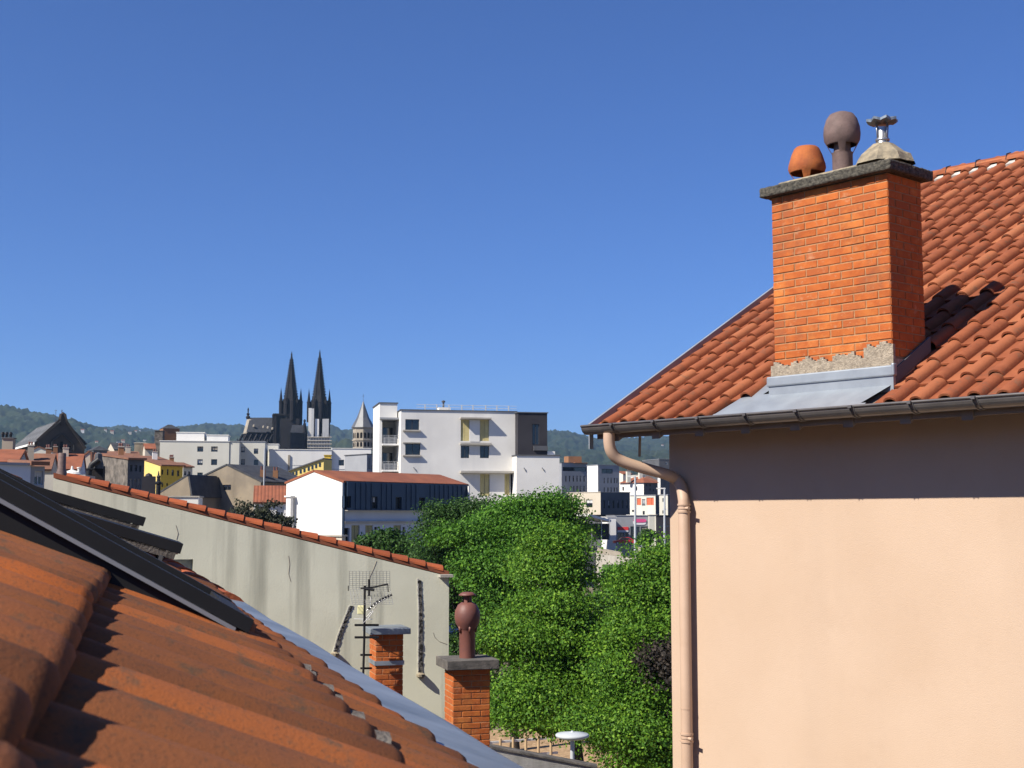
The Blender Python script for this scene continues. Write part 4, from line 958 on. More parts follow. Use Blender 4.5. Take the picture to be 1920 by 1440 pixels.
building('building', 'plain beige block with a roof slab to the right of the cream apartments', 'building', 500, 285, 8, 833, xr=522, LL=8, wm='cream', rm='white')
# long white building with yellow stair heads
B = building('building', 'long low white building with a thin drainpipe below the cathedral', 'building', 505, 275, 10, 843, xr=622, LL=14, wm='white_hot', rm='white_hot')
part_box(B, 'downpipe', (540, 853, 543, 897), .0, .25, 'stone_pale'); part_box(B, 'band', (505, 872, 600, 872.7), 0, .05, 'grey')
B = building('building', 'white building with one small square window and a dark drainpipe', 'building', 622, 278, 8, 841, xr=696, LL=14, wm='white_hot', rm='white', wr=[(635, 862, 645, 873, 'd')])
part_box(B, 'downpipe', (659.5, 853, 662, 890), .0, .25, 'grey_d'); part_box(B, 'band', (622, 879.5, 675, 880.5), 0, .05, 'grey')
B = building('building', 'square yellow stair head in front of the long white buildings', 'building', 608, 230, 4, 854, xr=620, LL=2, wm='ochre', rm='ochre')
t = thing('building', 'low bright yellow building with a roof rising to the right', 'building', Vector((P(575, 890, 225).x, 225, gz(0, 225))))
F = Fac(P(541, 880, 225), R(-12)); q = [F.uz(541, 884), F.uz(607, 861)]; zb_ = gz(0, 225) - .5; m = MB()
pf = [F.pt(q[0][0], zb_), F.pt(q[1][0], zb_), F.pt(q[1][0], q[1][1]), F.pt(q[0][0], q[0][1])]; pb = [p_ - F.n * 4 for p_ in pf]; m.quad(*pf); m.quad(*pb[::-1])
for i in (1, 3): j = (i + 1) % 4; m.quad(pf[j], pf[i], pb[i], pb[j])
m.build('wall', mt['yellow'], t)
m = MB(); m.obox(pf[3] + F.n * .3, pf[2] - pf[3], -F.n * 4.4, zz * .2); m.build('roof', mt['grey_d'], t)
for px in (548, 554, 562, 569, 577, 584, 591, 598):
    m = MB(); y_ = 884 - (px - 541) * .35; a_ = F.rect((px, y_ + 4, px + 3.5, y_ + 11)); m.obox(F.pt(a_[0], a_[2], .0), F.t * (a_[1] - a_[0]), F.n * .06, zz * (a_[3] - a_[2])); m.build('window', mt['glass'], t)
B = building('building', 'grey glazed lean to block at the side of the white apartment block', 'building', 688, 200, 40, 852, xr=702, LL=6, wm='grey', rm='grey_d', wr=[(691, 858, 694, 880), (696, 856, 699, 880)])

# ---------------------------------------------------------------- left quarter
# market hall with stone gable
Yh = 300
B = building('hall', 'long hall with grey sheet roof and a brown stone gable topped by a finial', 'hall', 70, Yh, 29, 827, xr=159, LL=34, wm='stone_brown', rm='slate_light', roof='gableL', zr=(70, 786), over=.5, wr=[(102, 833, 105, 843, 'k'), (107, 831, 109, 843, 'k'), (113, 827, 118, 843, 'k'), (122, 832, 124, 844, 'k'), (126, 834, 128, 844, 'k'), (130, 836, 132, 845, 'k')], ridge_frac=.53)
F = B['FR']
m = MB()
def bandline(pts, w, d):
    for a, b in zip(pts[:-1], pts[1:]):
        p, q = F.uz(*a), F.uz(*b); m.bar(F.pt(p[0], p[1], d * .5), F.pt(q[0], q[1], d * .5), w, w)
bandline([(97, 845), (97, 828), (117, 813), (138, 834), (138, 846)], .35, .3); m.build('moulding', mt['stone_dark2'], B['t'])
m = MB(); bandline([(69, 826), (112, 787), (114, 776)], .5, .4); bandline([(121, 776), (124, 790), (160, 841)], .5, .4); m.build('coping', mt['stone_brown'], B['t'])
m = MB(); c = F.uz(118, 790); m.obox(F.pt(c[0] - .5, c[1] - 1, -.4), F.t * 1.0, F.n * .6, zz * 2.6); m.lathe(F.pt(c[0], c[1] + 1.6, -.1), [(.5, 0), (.42, .3), (0, .55)], 10); m.tube([F.pt(c[0] - .3, c[1] + 2, 0), F.pt(c[0] - .3, c[1] + 2.6, 0)], .1, 6); m.build('finial', mt['stone_brown'], B['t'])
m = MB()
v_ = B['LR'] * .53
for k in range(7):
    for (f0, f1) in ((.2, .42), (.62, .9)):
        d0 = 2.5 + k * 4.4; q = [B['bp'](v_ * f, d0 + .6 * j, B['z1'] + (B['zr'] - B['z1']) * f + .24) for j, f in enumerate((f0, f1))]; m.bar(q[0], q[1], .22, .06)
m.build('roof_strips', mt['grey'], B['t'])['kind'] = 'stuff'
m = MB(); m.obox(B['FL'].pt(-B['LL'], B['z1'] - .75, .55), B['FL'].t * B['LL'], B['FL'].n * .12, zz * .45); m.build('eaves_board', mt['white_hot'], B['t'])
m = MB(); c = P(104, 795, 296); m.tube([c, c + zz * 3.2], .05, 6); m.bar(c + zz * 3 - Vector((.3, 0, 0)), c + zz * 3 + Vector((.3, 0, 0)), .06); tag(m.build('aerial', mt['grey_d']), 'thin aerial mast beside the gable finial of the hall', 'aerial')
building('house', 'cream gable house with brown roof below the hall', 'house', 22, 215, 12, 862, xr=140, LL=9, wm='cream', rm='brownroof', roof='gableL', zr=(72, 838.5), over=.5, ridge_frac=.42)
building('house', 'cream gabled house in front of the stone wall', 'house', 132, 150, 10, 874, xr=170, LL=8, wm='beige', rm='brownroof', roof='gableL', zr=(172, 847), over=.3, ridge_frac=.95)
building('house', 'house with wide rusty red roof and pale eaves', 'house', 14, 130, 14, 880, xr=95, LL=8, wm='beige', rm='brownroof', roof='gableR', zr=(40, 850), over=.4)
building('house', 'house with dark red roof beyond the brown flue', 'house', 60, 140, 14, 880, xr=150, LL=9, wm='bluewhite', rm='redroof', roof='gableR', zr=(60, 850), over=.4)
building('house', 'house with a red roof and dark glazed front at the photo edge', 'house', -60, 95, 14, 868, xr=32, LL=8, wm='grey', rm='redroof', roof='gableR', zr=(0, 842), over=.4, wr=[(8, 868, 18, 888, 'd'), (20, 868, 30, 888, 'd')])
t = thing('chimney', 'pale rendered chimney with dark pots in front of the hall roof', 'chimney', P(14, 880, 100))
m = MB(); a = P(3, 848, 100); m.obox(Vector((a.x, a.y, gz(0, 100))), Vector((.78, .1, 0)), Vector((-.1, .8, 0)), zz * (H + ray(3, 822).z * 100 - gz(0, 100))); m.build('stack', mt['stone_pale'], t)
m = MB(); m.obox(P(2, 822, 99.9), Vector((.9, .1, 0)), Vector((-.1, .9, 0)), zz * .08); m.build('cap', mt['grey_d'], t)
for px in (5, 12, 20): m = MB(); c = P(px, 821, 100.3); m.lathe(c, [(.1, 0), (.1, .25), (.16, .26), (.12, .42), (0, .45)], 8); m.build('chimney_pot', mt['black'], t)
# white house close by; its front is painted in bluish shade
B = building('house', 'pale blue rendered house with white shutters at the left edge', 'house', -70, 58, 40, 870, xr=58, LL=5, wm='bluewhite', rm='grey', wr=[])
B = building('house', 'narrow grey blue house front with a shuttered doorway', 'house', 58, 60, 38, 874, xr=84, LL=3, wm='grey', wl='white_hot', rm='brownroof', roof='shed', zr=(60, 866), wr=[(65, 883, 80, 909, 'w')])  # grey front paints the shade, white side the sunlit strip
t = thing('flue', 'fat brown metal flue rising from a pale terrace', 'flue', P(115, 900, 52))
m = MB(); m.smooth = True; m.lathe(P(115, 900, 52), [(.24, 0), (.20, .3), (.155, .42), (.15, 1.02), (.13, 1.05)], 20); m.build('pipe', mt['pot_brown'], t)
t = thing('terrace', 'pale mossy concrete terrace roof with small white cone', 'terrace', P(120, 905, 53))
m = MB(); a = P(84, 890, 52); m.obox(Vector((a.x, a.y, 4)), Vector((1.55, .1, 0)), Vector((-.3, 2.2, 0)), zz * (a.z - 4)); m.build('slab', mt['concrete'], t)
m = MB(); c = P(135, 889, 53); m.lathe(c, [(.38, 0), (.30, .08), (.06, .17), (.03, .32), (0, .33)], 16); m.build('cone', mt['white'], t)
m = MB(); c = P(148, 888, 53); m.lathe(c, [(.06, 0), (.06, .2), (.09, .21), (.09, .25), (0, .26)], 10); m.build('vent', mt['white'], t)
# rubble stone house
B = building('house', 'rubble stone house wall with a grey windowed front', 'house', 240, 125, 36, 862, xr=271, xl=178, wm='grey_d', wl='stone_wall', rm='brownroof', roof='gableR', zr=(185, 846.5), over=.35, wr=[(244, 872, 248, 884, 'd'), (253, 872, 257, 884, 'd'), (261, 873, 265, 885, 'd'), (243, 898, 248, 918), (252, 898, 256, 918), (259, 898, 263, 918)], ridge_frac=.97)
# dark stack with cowls
t = thing('chimney', 'soot black chimney stack with a bent cowl in front of the stone house', 'chimney', P(178, 920, 75))
m = MB(); a = P(172, 880, 75); m.obox(Vector((a.x, a.y, a.z - 2.2)), Vector((.62, .1, 0)), Vector((-.1, .7, 0)), zz * 2.4); m.build('stack', mt['stone_dark2'], t)
m = MB(); c = P(184, 872, 75); m.lathe(c, [(.30, -.2), (.30, .05), (.22, .35), (.20, .62), (.05, .72)], 7, rot=.4); m.build('cowl', mt['grey_d'], t)
m = MB(); m.tube([P(167, 905, 74.5), P(167, 884, 74.5), P(172, 872, 74.5), P(186, 862, 74.6)], [.16, .16, .17, .19], 12); m.build('cowl', mt['black'], t)
m = MB(); m.obox(P(160, 880, 74.3), Vector((.4, .05, 0)), Vector((0, .4, 0)), zz * .06); m.build('rain_plate', mt['black'], t)
# yellow house
B = building('house', 'yellow rendered house with red tiled roof and small windows', 'house', 301, 180, 42, 873, xr=343, xl=246, wm='ochre', wl='yellow', rm='brownroof', roof='gableR', zr=(265, 853), over=.5, wr=[(303, 880, 306, 890, 'd'), (313, 880, 316, 891, 'd'), (322, 881, 326, 892, 'd'), (332, 882, 336, 893, 'd'), (303, 905, 306, 913, 'd'), (312, 906, 315, 911, 'd')], ridge_frac=.9)  # ochre right face is a shaded copy of the sunlit yellow gable
building('house', 'narrow cream house front adjoining the yellow house', 'house', 343.5, 193, 42, 876, xr=361, LL=6, wm='cream', rm='brownroof', roof='gableR', zr=(345, 868), over=.4, wr=[(345, 884, 349, 891, 'd'), (353, 884, 357, 891, 'd')])
t = thing('chimney', 'dark navy chimney block with an ornate pot before the yellow house', 'chimney', P(280, 935, 70))
m = MB(); a = P(266, 893, 70); m.obox(Vector((a.x, a.y, a.z - 1.6)), Vector((.66, .15, 0)), Vector((-.15, .7, 0)), zz * 1.6); m.lathe(P(279, 893, 70.3), [(.2, 0), (.16, .1), (0, .18)], 10); m.build('stack', mt['blackclad'], t)
m = MB(); c = P(297, 905, 70); m.lathe(c, [(.12, -.8), (.12, -.1), (.18, -.05), (.18, .02), (.09, .08), (.08, .25), (.11, .3), (.05, .4), (.02, .6), (0, .62)], 10); m.build('chimney_pot', mt['black'], t)
# brick tower and neighbours on the skyline
t = thing('tower', 'old orange brick tower with low pyramid roof left of the cream apartments', 'tower', P(318, 860, 330))
B = building('', '', '', 306, 330, 30, 803, xr=337, LL=3.2, wm='oldbrick', rm='slate', roof='hip', zr=(322, 795), over=.1, root=t)
B = building('tower', 'narrow rough stone wall tower beside the orange brick tower', 'tower', 290, 326, 6, 808, xr=305, LL=3, wm='stone_wall', rm='stone_wall')
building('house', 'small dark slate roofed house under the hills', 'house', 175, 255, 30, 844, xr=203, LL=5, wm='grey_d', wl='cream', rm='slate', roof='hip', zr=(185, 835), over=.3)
building('house', 'grey roofed house between the stone house and the brick tower', 'house', 214, 270, 30, 843, xr=245, LL=6, wm='beige', rm='slate', roof='gableR', zr=(220, 830), over=.3)
building('house', 'blank tan block left of the rough stone tower', 'house', 252, 262, 5, 831, xr=273, LL=5, wm='tan', rm='beige')
building('house', 'small pink roofed house left of the cream apartments', 'house', 272, 250, 20, 842, xr=292, LL=5, wm='beige', rm='redroof', roof='gableR', zr=(275, 832), over=.3)
building('house', 'low row house with red roof above the yellow house', 'house', 205, 215, 20, 856, xr=262, LL=8, wm='beige', rm='brownroof', roof='gableR', zr=(210, 846), over=.4)

# ---------------------------------------------------------------- cathedral
YC = 700.; K = YC / FPX
cath = thing('cathedral', 'black stone cathedral with two tall pointed spires on the skyline', 'cathedral', P(545, 860, YC))
def C(px, py, dy=0.): return P(px, py, YC + dy)
def ngon_tower(name, px, y0, y1, w, mat, n=4, rot=math.pi / 4, taper=1., par=None):
    a = C(px, y1); r = w * K / 2 * (math.sqrt(2) if n == 4 else 1.06); h_ = C(px, y0).z - a.z
    m = MB(); m.lathe(a, [(r, 0), (r * taper, h_), (0, h_)], n, rot=rot); return m.build(name, mt[mat], par or cath)
def spire(px, ytip, ybase, w, ytow, wt):
    a = C(px, ybase); hh = C(px, ytip).z - a.z; r = w * K / 2
    m = MB(); m.lathe(a, [(r, 0), (r * .55, hh * .45), (r * .22, hh * .80), (.35, hh * .93), (.7, hh * .94), (.25, hh * .95), (0.12, hh)], 8, rot=.3)
    s = m.build('spire', mt['stone_dark2'], cath)
    m = MB()
    for k in range(8):                                              # crockets up the eight edges
        for f in np.linspace(.06, .82, 15):
            rr = r * (1 - f) * 1.0 if f < .45 else r * (.55 - (f - .45) * .94); ang = .3 + k * math.pi / 4
            q = a + Vector((rr * math.cos(ang) * 1.05, rr * math.sin(ang) * 1.05, hh * f)); m.lathe(q, [(.32, -.4), (.45, 0), (0, .55)], 4)
    m.build('crockets', mt['stone_dark'], s)['kind'] = 'stuff'
    b = C(px, ytow); m = MB(); r2 = wt * K / 2
    m.lathe(b, [(r2 * 1.1, 0), (r2 * 1.0, a.z - b.z), (0, a.z - b.z)], 8, rot=.3)
    for k in range(8):
        ang = .3 + k * math.pi / 4; q = b + Vector((r2 * 1.08 * math.cos(ang), r2 * 1.08 * math.sin(ang), 0)); m.lathe(q, [(.9, 0), (.8, (a.z - b.z) * .98)], 6)
    m.build('belfry', mt['stone_dark2'], s)
    for k in range(8):
        ang = .3 + k * math.pi / 4; rr = r2 * 1.25 if k % 2 else r2 * 1.55; zb_ = b.z + (0 if k % 2 == 0 else (a.z - b.z) * .3); h2 = (a.z - zb_) * (1.0 if k % 2 == 0 else .75)
        q = Vector((a.x + rr * math.cos(ang), a.y + rr * math.sin(ang), zb_)); m = MB(); m.lathe(q, [(1.0, 0), (1.0, h2 * .85), (1.25, h2 * .87), (.85, h2 * .92), (0, h2 * 1.35 + 2)], 6); m.build('pinnacle', mt['stone_dark'], s)
    return s
spire(545.5, 659, 748, 25, 790, 24); spire(598.5, 656, 750, 25, 792, 25)
ngon_tower('tower', 546, 786, 850, 34, 'stone_dark'); ngon_tower('tower', 599, 786, 850, 34, 'stone_dark')
# transept tower
tt = ngon_tower('tower', 529, 777, 850, 29, 'stone_dark', rot=math.pi / 4 + .25)
m = MB()
for k in range(4):
    a = math.pi / 4 + .25 + k * math.pi / 2 + math.pi / 4; d = Vector((math.cos(a), math.sin(a), 0)); c = C(529, 777) + d * 14.7 * K; s = Vector((-d.y, d.x, 0))
    m.obox(c - s * 1.4 - zz * 12, s * 2.8, d * .4, zz * 9); m.obox(c - s * 3.9 - zz * 23, s * .7, d * .7, zz * 23); m.obox(c + s * 3.2 - zz * 23, s * .7, d * .7, zz * 23); m.obox(c - s * 4.2 - zz * .9, s * 8.4, d * .8, zz * 1.0)
m.build('tracery', mt['stone_dark2'], tt)
# nave, choir and apse
def prism_roof(name, pxa, pxb, yr, ye, depth, mat, wallmat, dy=0.):
    a, b = C(pxa, yr, dy), C(pxb, yr, dy + 6); ze = C(pxa, ye, dy).z; d = Vector((0, 1, 0)) * depth
    m = MB(); m.quad(Vector((a.x, a.y - depth, ze)), Vector((b.x, b.y - depth, ze)), b, a); m.quad(b, Vector((b.x, b.y + depth, ze)), Vector((a.x, a.y + depth, ze)), a)
    m.poly([Vector((a.x, a.y - depth, ze)), a, Vector((a.x, a.y + depth, ze))]); m.poly([Vector((b.x, b.y - depth, ze)), Vector((b.x, b.y + depth, ze)), b]); r = m.build(name, mt[mat], cath)
    m = MB(); m.obox(Vector((a.x, a.y - depth + .6, ze - 30)), Vector((b.x - a.x, 6, 0)), Vector((0, 2 * depth - 1.2, 0)), zz * 29.8); m.build('wall', mt[wallmat], cath); return r
prism_roof('roof', 469, 514, 783, 812, 9, 'slate', 'stone_dark'); prism_roof('roof', 548, 574, 797, 812, 6, 'slate', 'stone_dark2', -14)
m = MB(); a = C(468, 812); m.lathe(a, [(12 * K + .6, -.4), (12 * K, 0), (1.6, C(468, 787).z - a.z), (0, C(468, 785).z - a.z)], 12); m.build('apse_roof', mt['stone_pale'], cath)
m = MB(); m.lathe(C(465, 786), [(.9, 0), (1.2, 1.2), (.5, 2), (.9, 2.8), (.3, 3.4), (.35, 4.6), (.5, 5.0), (.3, 5.6), (.15, 6.0), (0, 6.2)], 8); m.build('finial', mt['stone_dark2'], cath)
m = MB(); m.lathe(C(468, 845), [(13 * K, 0), (13 * K, C(468, 812).z - C(468, 845).z)], 12); m.build('apse_wall', mt['stone_dark'], cath)
for k, px in enumerate((449, 457, 466, 476, 486, 496, 506)):
    m = MB(); c = C(px - 4, 835, -14 + abs(k - 3)); m.bar(c, C(px + 6, 815, -9), .7, 1.0); m.obox(c - Vector((.5, .5, 10)), Vector((1, 0, 0)), Vector((0, 1.5, 0)), zz * 11.5); m.lathe(c + zz * 1.5, [(.7, 0), (0, 2.4)], 4); m.build('flying_buttress', mt['stone_dark2'], cath)
for px, py in ((476, 799), (494, 801), (502.5, 802), (511, 804)):
    m = MB(); c = C(px, py, -5.2); m.lathe(c, [(.6, -.4), (.6, .5), (0, .9)], 6); m.build('roof_dormer', mt['stone_pale'], cath)
m = MB(); c = C(571, 800, -14); m.lathe(c, [(.7, -3), (.7, 1), (.9, 1.3), (.4, 2), (.7, 3.2), (0, 4)], 6); m.build('pinnacle', mt['stone_dark'], cath)
# scaffolding sheets round the second tower
for x0, x1, y0, y1, dy, mm_ in ((577.5, 583, 766, 838, -9, 'white_hot'), (583.2, 588, 767, 838, -9.6, 'grey'), (590, 597, 786, 838, -9.3, 'white_hot'), (604, 616, 786, 832, -9.3, 'grey')):
    m = MB(); a = C(x0, y1, dy); m.obox(a, Vector(((x1 - x0) * K, -.6 if mm_ == 'grey' else .4, 0)), Vector((0, .6, 0)), zz * (C(x0, y0).z - C(x0, y1).z)); tag(m.build('scaffold_sheet', mt[mm_], cath))
sc = thing('scaffold', 'grey scaffolding deck round the foot of the right hand spire', 'scaffold', C(598, 845, -14))
for k in range(9): m = MB(); m.tube([C(577 + k * 5.2, 846, -14), C(577 + k * 5.2, 813, -14)], .10, 5); m.build('pole', mt['grey'], sc)
for k in range(5): m = MB(); m.obox(C(576, 846 - k * 6.5, -14.3), Vector((45 * K, 0, 0)), Vector((0, 2, 0)), zz * .35); m.build('platform', mt['concrete'], sc)
m = MB(); m.quad(C(577, 846, -13), C(619, 846, -13), C(619, 819, -13), C(577, 819, -13)); m.build('netting', mt['grey'], sc)
# octagonal church tower
YT = 450.; kt = YT / FPX
tw = thing('tower', 'pale octagonal church tower with pointed grey roof', 'tower', P(680.5, 860, YT))
a = P(680.5, 845, YT); m = MB(); r = 19 * kt; m.lathe(a, [(r, 0), (r, P(680, 803, YT).z - a.z)], 8, rot=.12); m.build('wall', mt['stone_pale'], tw)
for row, (yy, hh_) in enumerate(((817, 1.9), (834, 1.6))):
    for k in range(8):
        for s_ in (-1, 1):
            ang = .12 + (k + .5) * math.pi / 4; d = Vector((math.cos(ang), math.sin(ang), 0)); s = Vector((-d.y, d.x, 0)); c = Vector((a.x, a.y, P(680, yy, YT).z)) + d * (r * math.cos(math.pi / 8) - .05) + s * s_ * .62
            if d.y > .3: continue
            m = MB(); n = 8; pts = [c - s * .4 - zz * hh_ / 2, c + s * .4 - zz * hh_ / 2] + [c + s * .4 * math.cos(math.pi * i / n) + zz * (hh_ / 2 - .4 + .4 * math.sin(math.pi * i / n)) for i in range(n + 1)]
            m.poly([p + d * .08 for p in pts]); m.build('louvre_opening', mt['darkroom'], tw)
for yy in (803, 826): m = MB(); m.lathe(Vector((a.x, a.y, P(680, yy, YT).z)), [(r, -.2), (r + .35, -.15), (r + .35, .2), (r, .25)], 8, rot=.12); m.build('cornice', mt['stone_pale'], tw)
b = P(680.5, 802, YT); hr = P(680.5, 751, YT).z - b.z; m = MB(); m.lathe(b, [(r + .6, 0), (r * .62, hr * .36), (0, hr)], 8, rot=.12); m.build('roof', M('church_roof', (.15, .155, .165), (.10, .105, .115), .3, .5, spec=.5, metal=.2), tw)
m = MB(); m.tube([b + zz * hr, b + zz * (hr + 2.2)], .06, 6); m.bar(b + zz * (hr + 1.5) - Vector((.4, 0, 0)), b + zz * (hr + 1.5) + Vector((.4, 0, 0)), .08); m.build('cross', mt['grey_d'], tw)

# ---------------------------------------------------------------- right quarter of the town
B = building('office', 'grey office building with narrow windows and a ribbon of dark glass', 'building', 1053, 318, 30, 868, xr=1101, LL=10, wm='grey', wl='grey', rm='grey_d',
    wr=[(1055, 875, 1099, 884, 'd')] + [(x, 892, x + 2.6, 903, 'd') for x in (1060, 1067, 1074, 1081, 1087, 1094)] + [(x, 911, x + 2.6, 921, 'd') for x in (1075, 1081, 1087, 1094)])
B2 = building('', '', '', 1121, 309, 30, 872, xr=1161, xl=1101, wm='grey', wl='white_hot', rm='grey', root=B['t'],  # left face painted white for a sun patch; wing brought forward to show it
    wr=[(1128, 879, 1149, 888, 'd')] + [(x, 896, x + 2.4, 906, 'd') for x in (1132, 1139, 1145, 1151, 1156)] + [(x, 914, x + 2.4, 924, 'd') for x in (1132, 1139, 1145, 1151, 1156)])
m = MB(); c = P(1078, 868, 319); m.obox(c, Vector((3.3, 1.2, 0)), Vector((-1, 2, 0)), zz * .1); m.obox(P(1066, 868, 321), Vector((3.2, 1, 0)), Vector((-1, 2, 0)), zz * 1.6); m.build('roof_house', mt['oldbrick'], B['t'])
B = building('building', 'cream cube with two square windows on a dark recessed base', 'building', 1126, 286, 34, 923, xr=1181, xl=1064, wm='grey_d', wl='beige', rm='beige', ybot=965, wlft=[(1076, 938, 1087, 951, 'd'), (1099, 937, 1111, 951, 'd')], wr=[(x, 938, x + 3.2, 953, 'd') for x in (1131.5, 1140.5, 1149, 1157.5, 1166, 1174)])  # dark grey right face paints the shaded side of the cube
m = MB(); FL, FR = B['FL'], B['FR']; zb0 = gz(0, 286) - .3; m.obox(FR.pt(.6, zb0, -.6), FR.t * (B['LR'] - 1.2), -FR.n * (B['LL'] - 1.2), zz * (B['z0'] - zb0)); m.build('base', mt['grey_d'], B['t'])
building('pavilion', 'dark framed glazed pavilion at the edge of the tree', 'pavilion', 1028, 270, 8, 932, xr=1064, LL=6, wm='grey_d', rm='black', wr=[(1041, 940, 1052, 960, 'w'), (1054, 940, 1061, 962, 'd')])
building('building', 'white block with red tiled roof behind the tall lamp post', 'building', 1207, 330, 42, 905, xr=1233, xl=1163, wm='grey_d', wl='white_hot', rm='redroof', roof='hip', zr=(1190, 893), over=.4, wlft=[(1167, 913, 1170, 920, 'd'), (1191, 912, 1195, 920, 'd')], wr=[(1211, 907, 1213, 911, 'd'), (1218, 908, 1220, 912, 'd'), (1218, 916, 1220, 921, 'd'), (1224, 917, 1226, 922, 'd')])  # right side painted dark grey, the shade on a white wall
building('house', 'pale houses with red roof stepping up behind the white block', 'house', 1168, 380, 30, 889, xr=1184, LL=6, wm='cream', rm='redroof', roof='gableR', zr=(1172, 884))
building('building', 'beige round cornered block above the white block', 'building', 1199, 370, 20, 891, xr=1210, LL=6, wm='cream', rm='beige')
building('building', 'weathered brown long roofed building near the pink house', 'building', 1211, 372, 35, 904, xr=1236, LL=9, wm='beige', rm='brownroof', roof='gableR', zr=(1212, 893))
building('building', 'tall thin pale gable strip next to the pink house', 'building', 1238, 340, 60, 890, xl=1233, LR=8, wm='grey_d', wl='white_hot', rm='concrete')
building('building', 'dark grey tower block partly hidden by the pink house', 'building', 1236, 420, 20, 861, xr=1300, LL=12, wm='grey_d', rm='grey', wr=[(1248, 866, 1252, 871, 'w')])
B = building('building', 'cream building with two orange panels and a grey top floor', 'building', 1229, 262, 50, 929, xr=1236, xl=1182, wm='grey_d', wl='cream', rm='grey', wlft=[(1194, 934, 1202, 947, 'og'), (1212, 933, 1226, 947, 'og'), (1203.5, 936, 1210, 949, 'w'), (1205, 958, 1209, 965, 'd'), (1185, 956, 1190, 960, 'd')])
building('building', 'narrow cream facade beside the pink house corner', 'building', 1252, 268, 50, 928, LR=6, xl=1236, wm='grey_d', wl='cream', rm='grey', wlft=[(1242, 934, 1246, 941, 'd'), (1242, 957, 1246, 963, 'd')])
B = building('shop', 'grey shop front with pink and red signs', 'shop', 1154, 262, 6, 967, xr=1216, LL=10, wm='grey', rm='grey', wr=[(1158, 999, 1170, 1015, 'd'), (1171, 999, 1178, 1015, 'd'), (1182, 987, 1200, 1012, 'd'), (1201, 987, 1215, 1012, 'd')])
F = B['FR']
def oval(q, mat, d):
    a, b_, c, e = F.rect(q); m = MB(); n = 24; cx, cy, rx, ry = (a + b_) / 2, (c + e) / 2, (b_ - a) / 2, (e - c) / 2
    pf = [F.pt(cx + math.copysign(abs(math.cos(t_)) ** .5, math.cos(t_)) * rx, cy + math.copysign(abs(math.sin(t_)) ** .6, math.sin(t_)) * ry, d) for t_ in [2 * math.pi * k / n for k in range(n)]]
    m.poly(pf); pb = [p - F.n * .12 for p in pf]
    for k in range(n): j = (k + 1) % n; m.quad(pf[j], pf[k], pb[k], pb[j])
    return m.build('sign', mt[mat], B['t'])
oval((1187, 976, 1211, 984), 'white_sign', .10); oval((1188, 973, 1211.5, 979.5), 'pink_sign', .16); part_box(B, 'sign', (1158, 988, 1178, 994), .0, .15, 'red_sign'); part_box(B, 'sign', (1158, 994.5, 1178, 997), .0, .12, 'white_sign')
building('wall', 'bright white wall between the canopy and the grey shop', 'wall', 1139, 258, 10, 970, xr=1155, LL=5, wm='white_hot', rm='white_hot')
building('building', 'pale upright panel wall right of the grey shop', 'building', 1217, 262, 6, 966, xr=1231, LL=6, wm='cream', rm='concrete')
building('building', 'black clad shop behind the second lamp post', 'building', 1231.5, 261, 6, 967, xr=1275, LL=8, wm='blackclad', rm='black', wr=[(1236, 985, 1256, 987, 'w')])
t = thing('canopy', 'slanting white edged canopy over a dark forecourt', 'canopy', P(1120, 1010, 245))
m = MB(); a, b = P(1104, 968, 240), P(1146, 979, 250); m.obox(a, b - a, Vector((-2.5, 7, 0)), zz * .45); m.build('roof', mt['white'], t)
m = MB(); m.obox(P(1092, 1012, 252), Vector((5.2, 1, 0)), Vector((0, 4, 0)), zz * 3.0); m.build('back_wall', mt['blackclad'], t)
for px in (1110, 1128, 1143): m = MB(); m.tube([P(px, 1012, 244), P(px, 975, 244)], .08, 6); m.build('post', mt['grey'], t)
# street, walls and lamp posts
m = MB(); a = [P(1060, 1046, 190), P(1300, 1040, 190), P(1300, 1012, 290), P(1080, 1012, 290)]
m.quad(*[Vector((p.x, p.y, gz(p.x, p.y) + .05)) for p in a]); tag(m.build('road', mt['asphalt']), kind='structure')
def wall_run(label, pts, h_, th, mat, Yb):
    t = thing('wall', label, 'wall', pts[0]); m = MB()
    for p, q in zip(pts[:-1], pts[1:]): m.obox(p - zz * 3, q - p, Vector((0, th, 0)), zz * (3 + h_))
    m.build('body', mt[mat], t)
    m = MB()
    for p, q in zip(pts[:-1], pts[1:]): m.obox(p + zz * (h_ + .003) - Vector((0, .1, 0)), q - p, Vector((0, th + .2, 0)), zz * .12)
    m.build('coping', mt['stone_pale'], t)
wall_run('pale ramp wall sloping down beside the street lamp', [P(1156, 1030, 190), P(1225, 1040, 170), P(1300, 1048, 160)], .6, .5, 'concrete', 190)
wall_run('lower pale retaining wall behind the trees', [P(1118, 1046, 150), P(1182, 1055, 135), P(1260, 1066, 125)], .5, .5, 'concrete', 150)
wall_run('upper ramp parapet with square openings', [P(1120, 1036, 165), P(1166, 1046, 150)], .5, .4, 'stone_pale', 165)
m = MB(); a = [P(1130, 1100, 105), P(1300, 1100, 100), P(1300, 1062, 128), P(1130, 1058, 132)]; m.quad(*a); tag(m.build('lawn', mt['grass']), kind='structure')
def lamp_post(px, ytop, ybot, Y, label, arm=True):
    t = thing('lamp_post', label, 'lamp post', P(px, ybot, Y), 'tall lamp posts along the ramp')
    a = P(px, ybot, Y); b = P(px, ytop, Y); m = MB(); m.tube([a - zz * 1, a, b], [.16, .15, .11], 10); m.build('pole', mt['lamp'], t)
    m = MB(); m.obox(b - Vector((.95, .1, .12)), Vector((1.05, 0, 0)), Vector((0, .3, 0)), zz * .14); m.build('head', mt['white'], t)
    if not arm: m = MB(); m.bar(P(px - 4, ytop + 40, Y), P(px + 6, ytop + 40, Y), .1); m.build('arm', mt['white'], t)
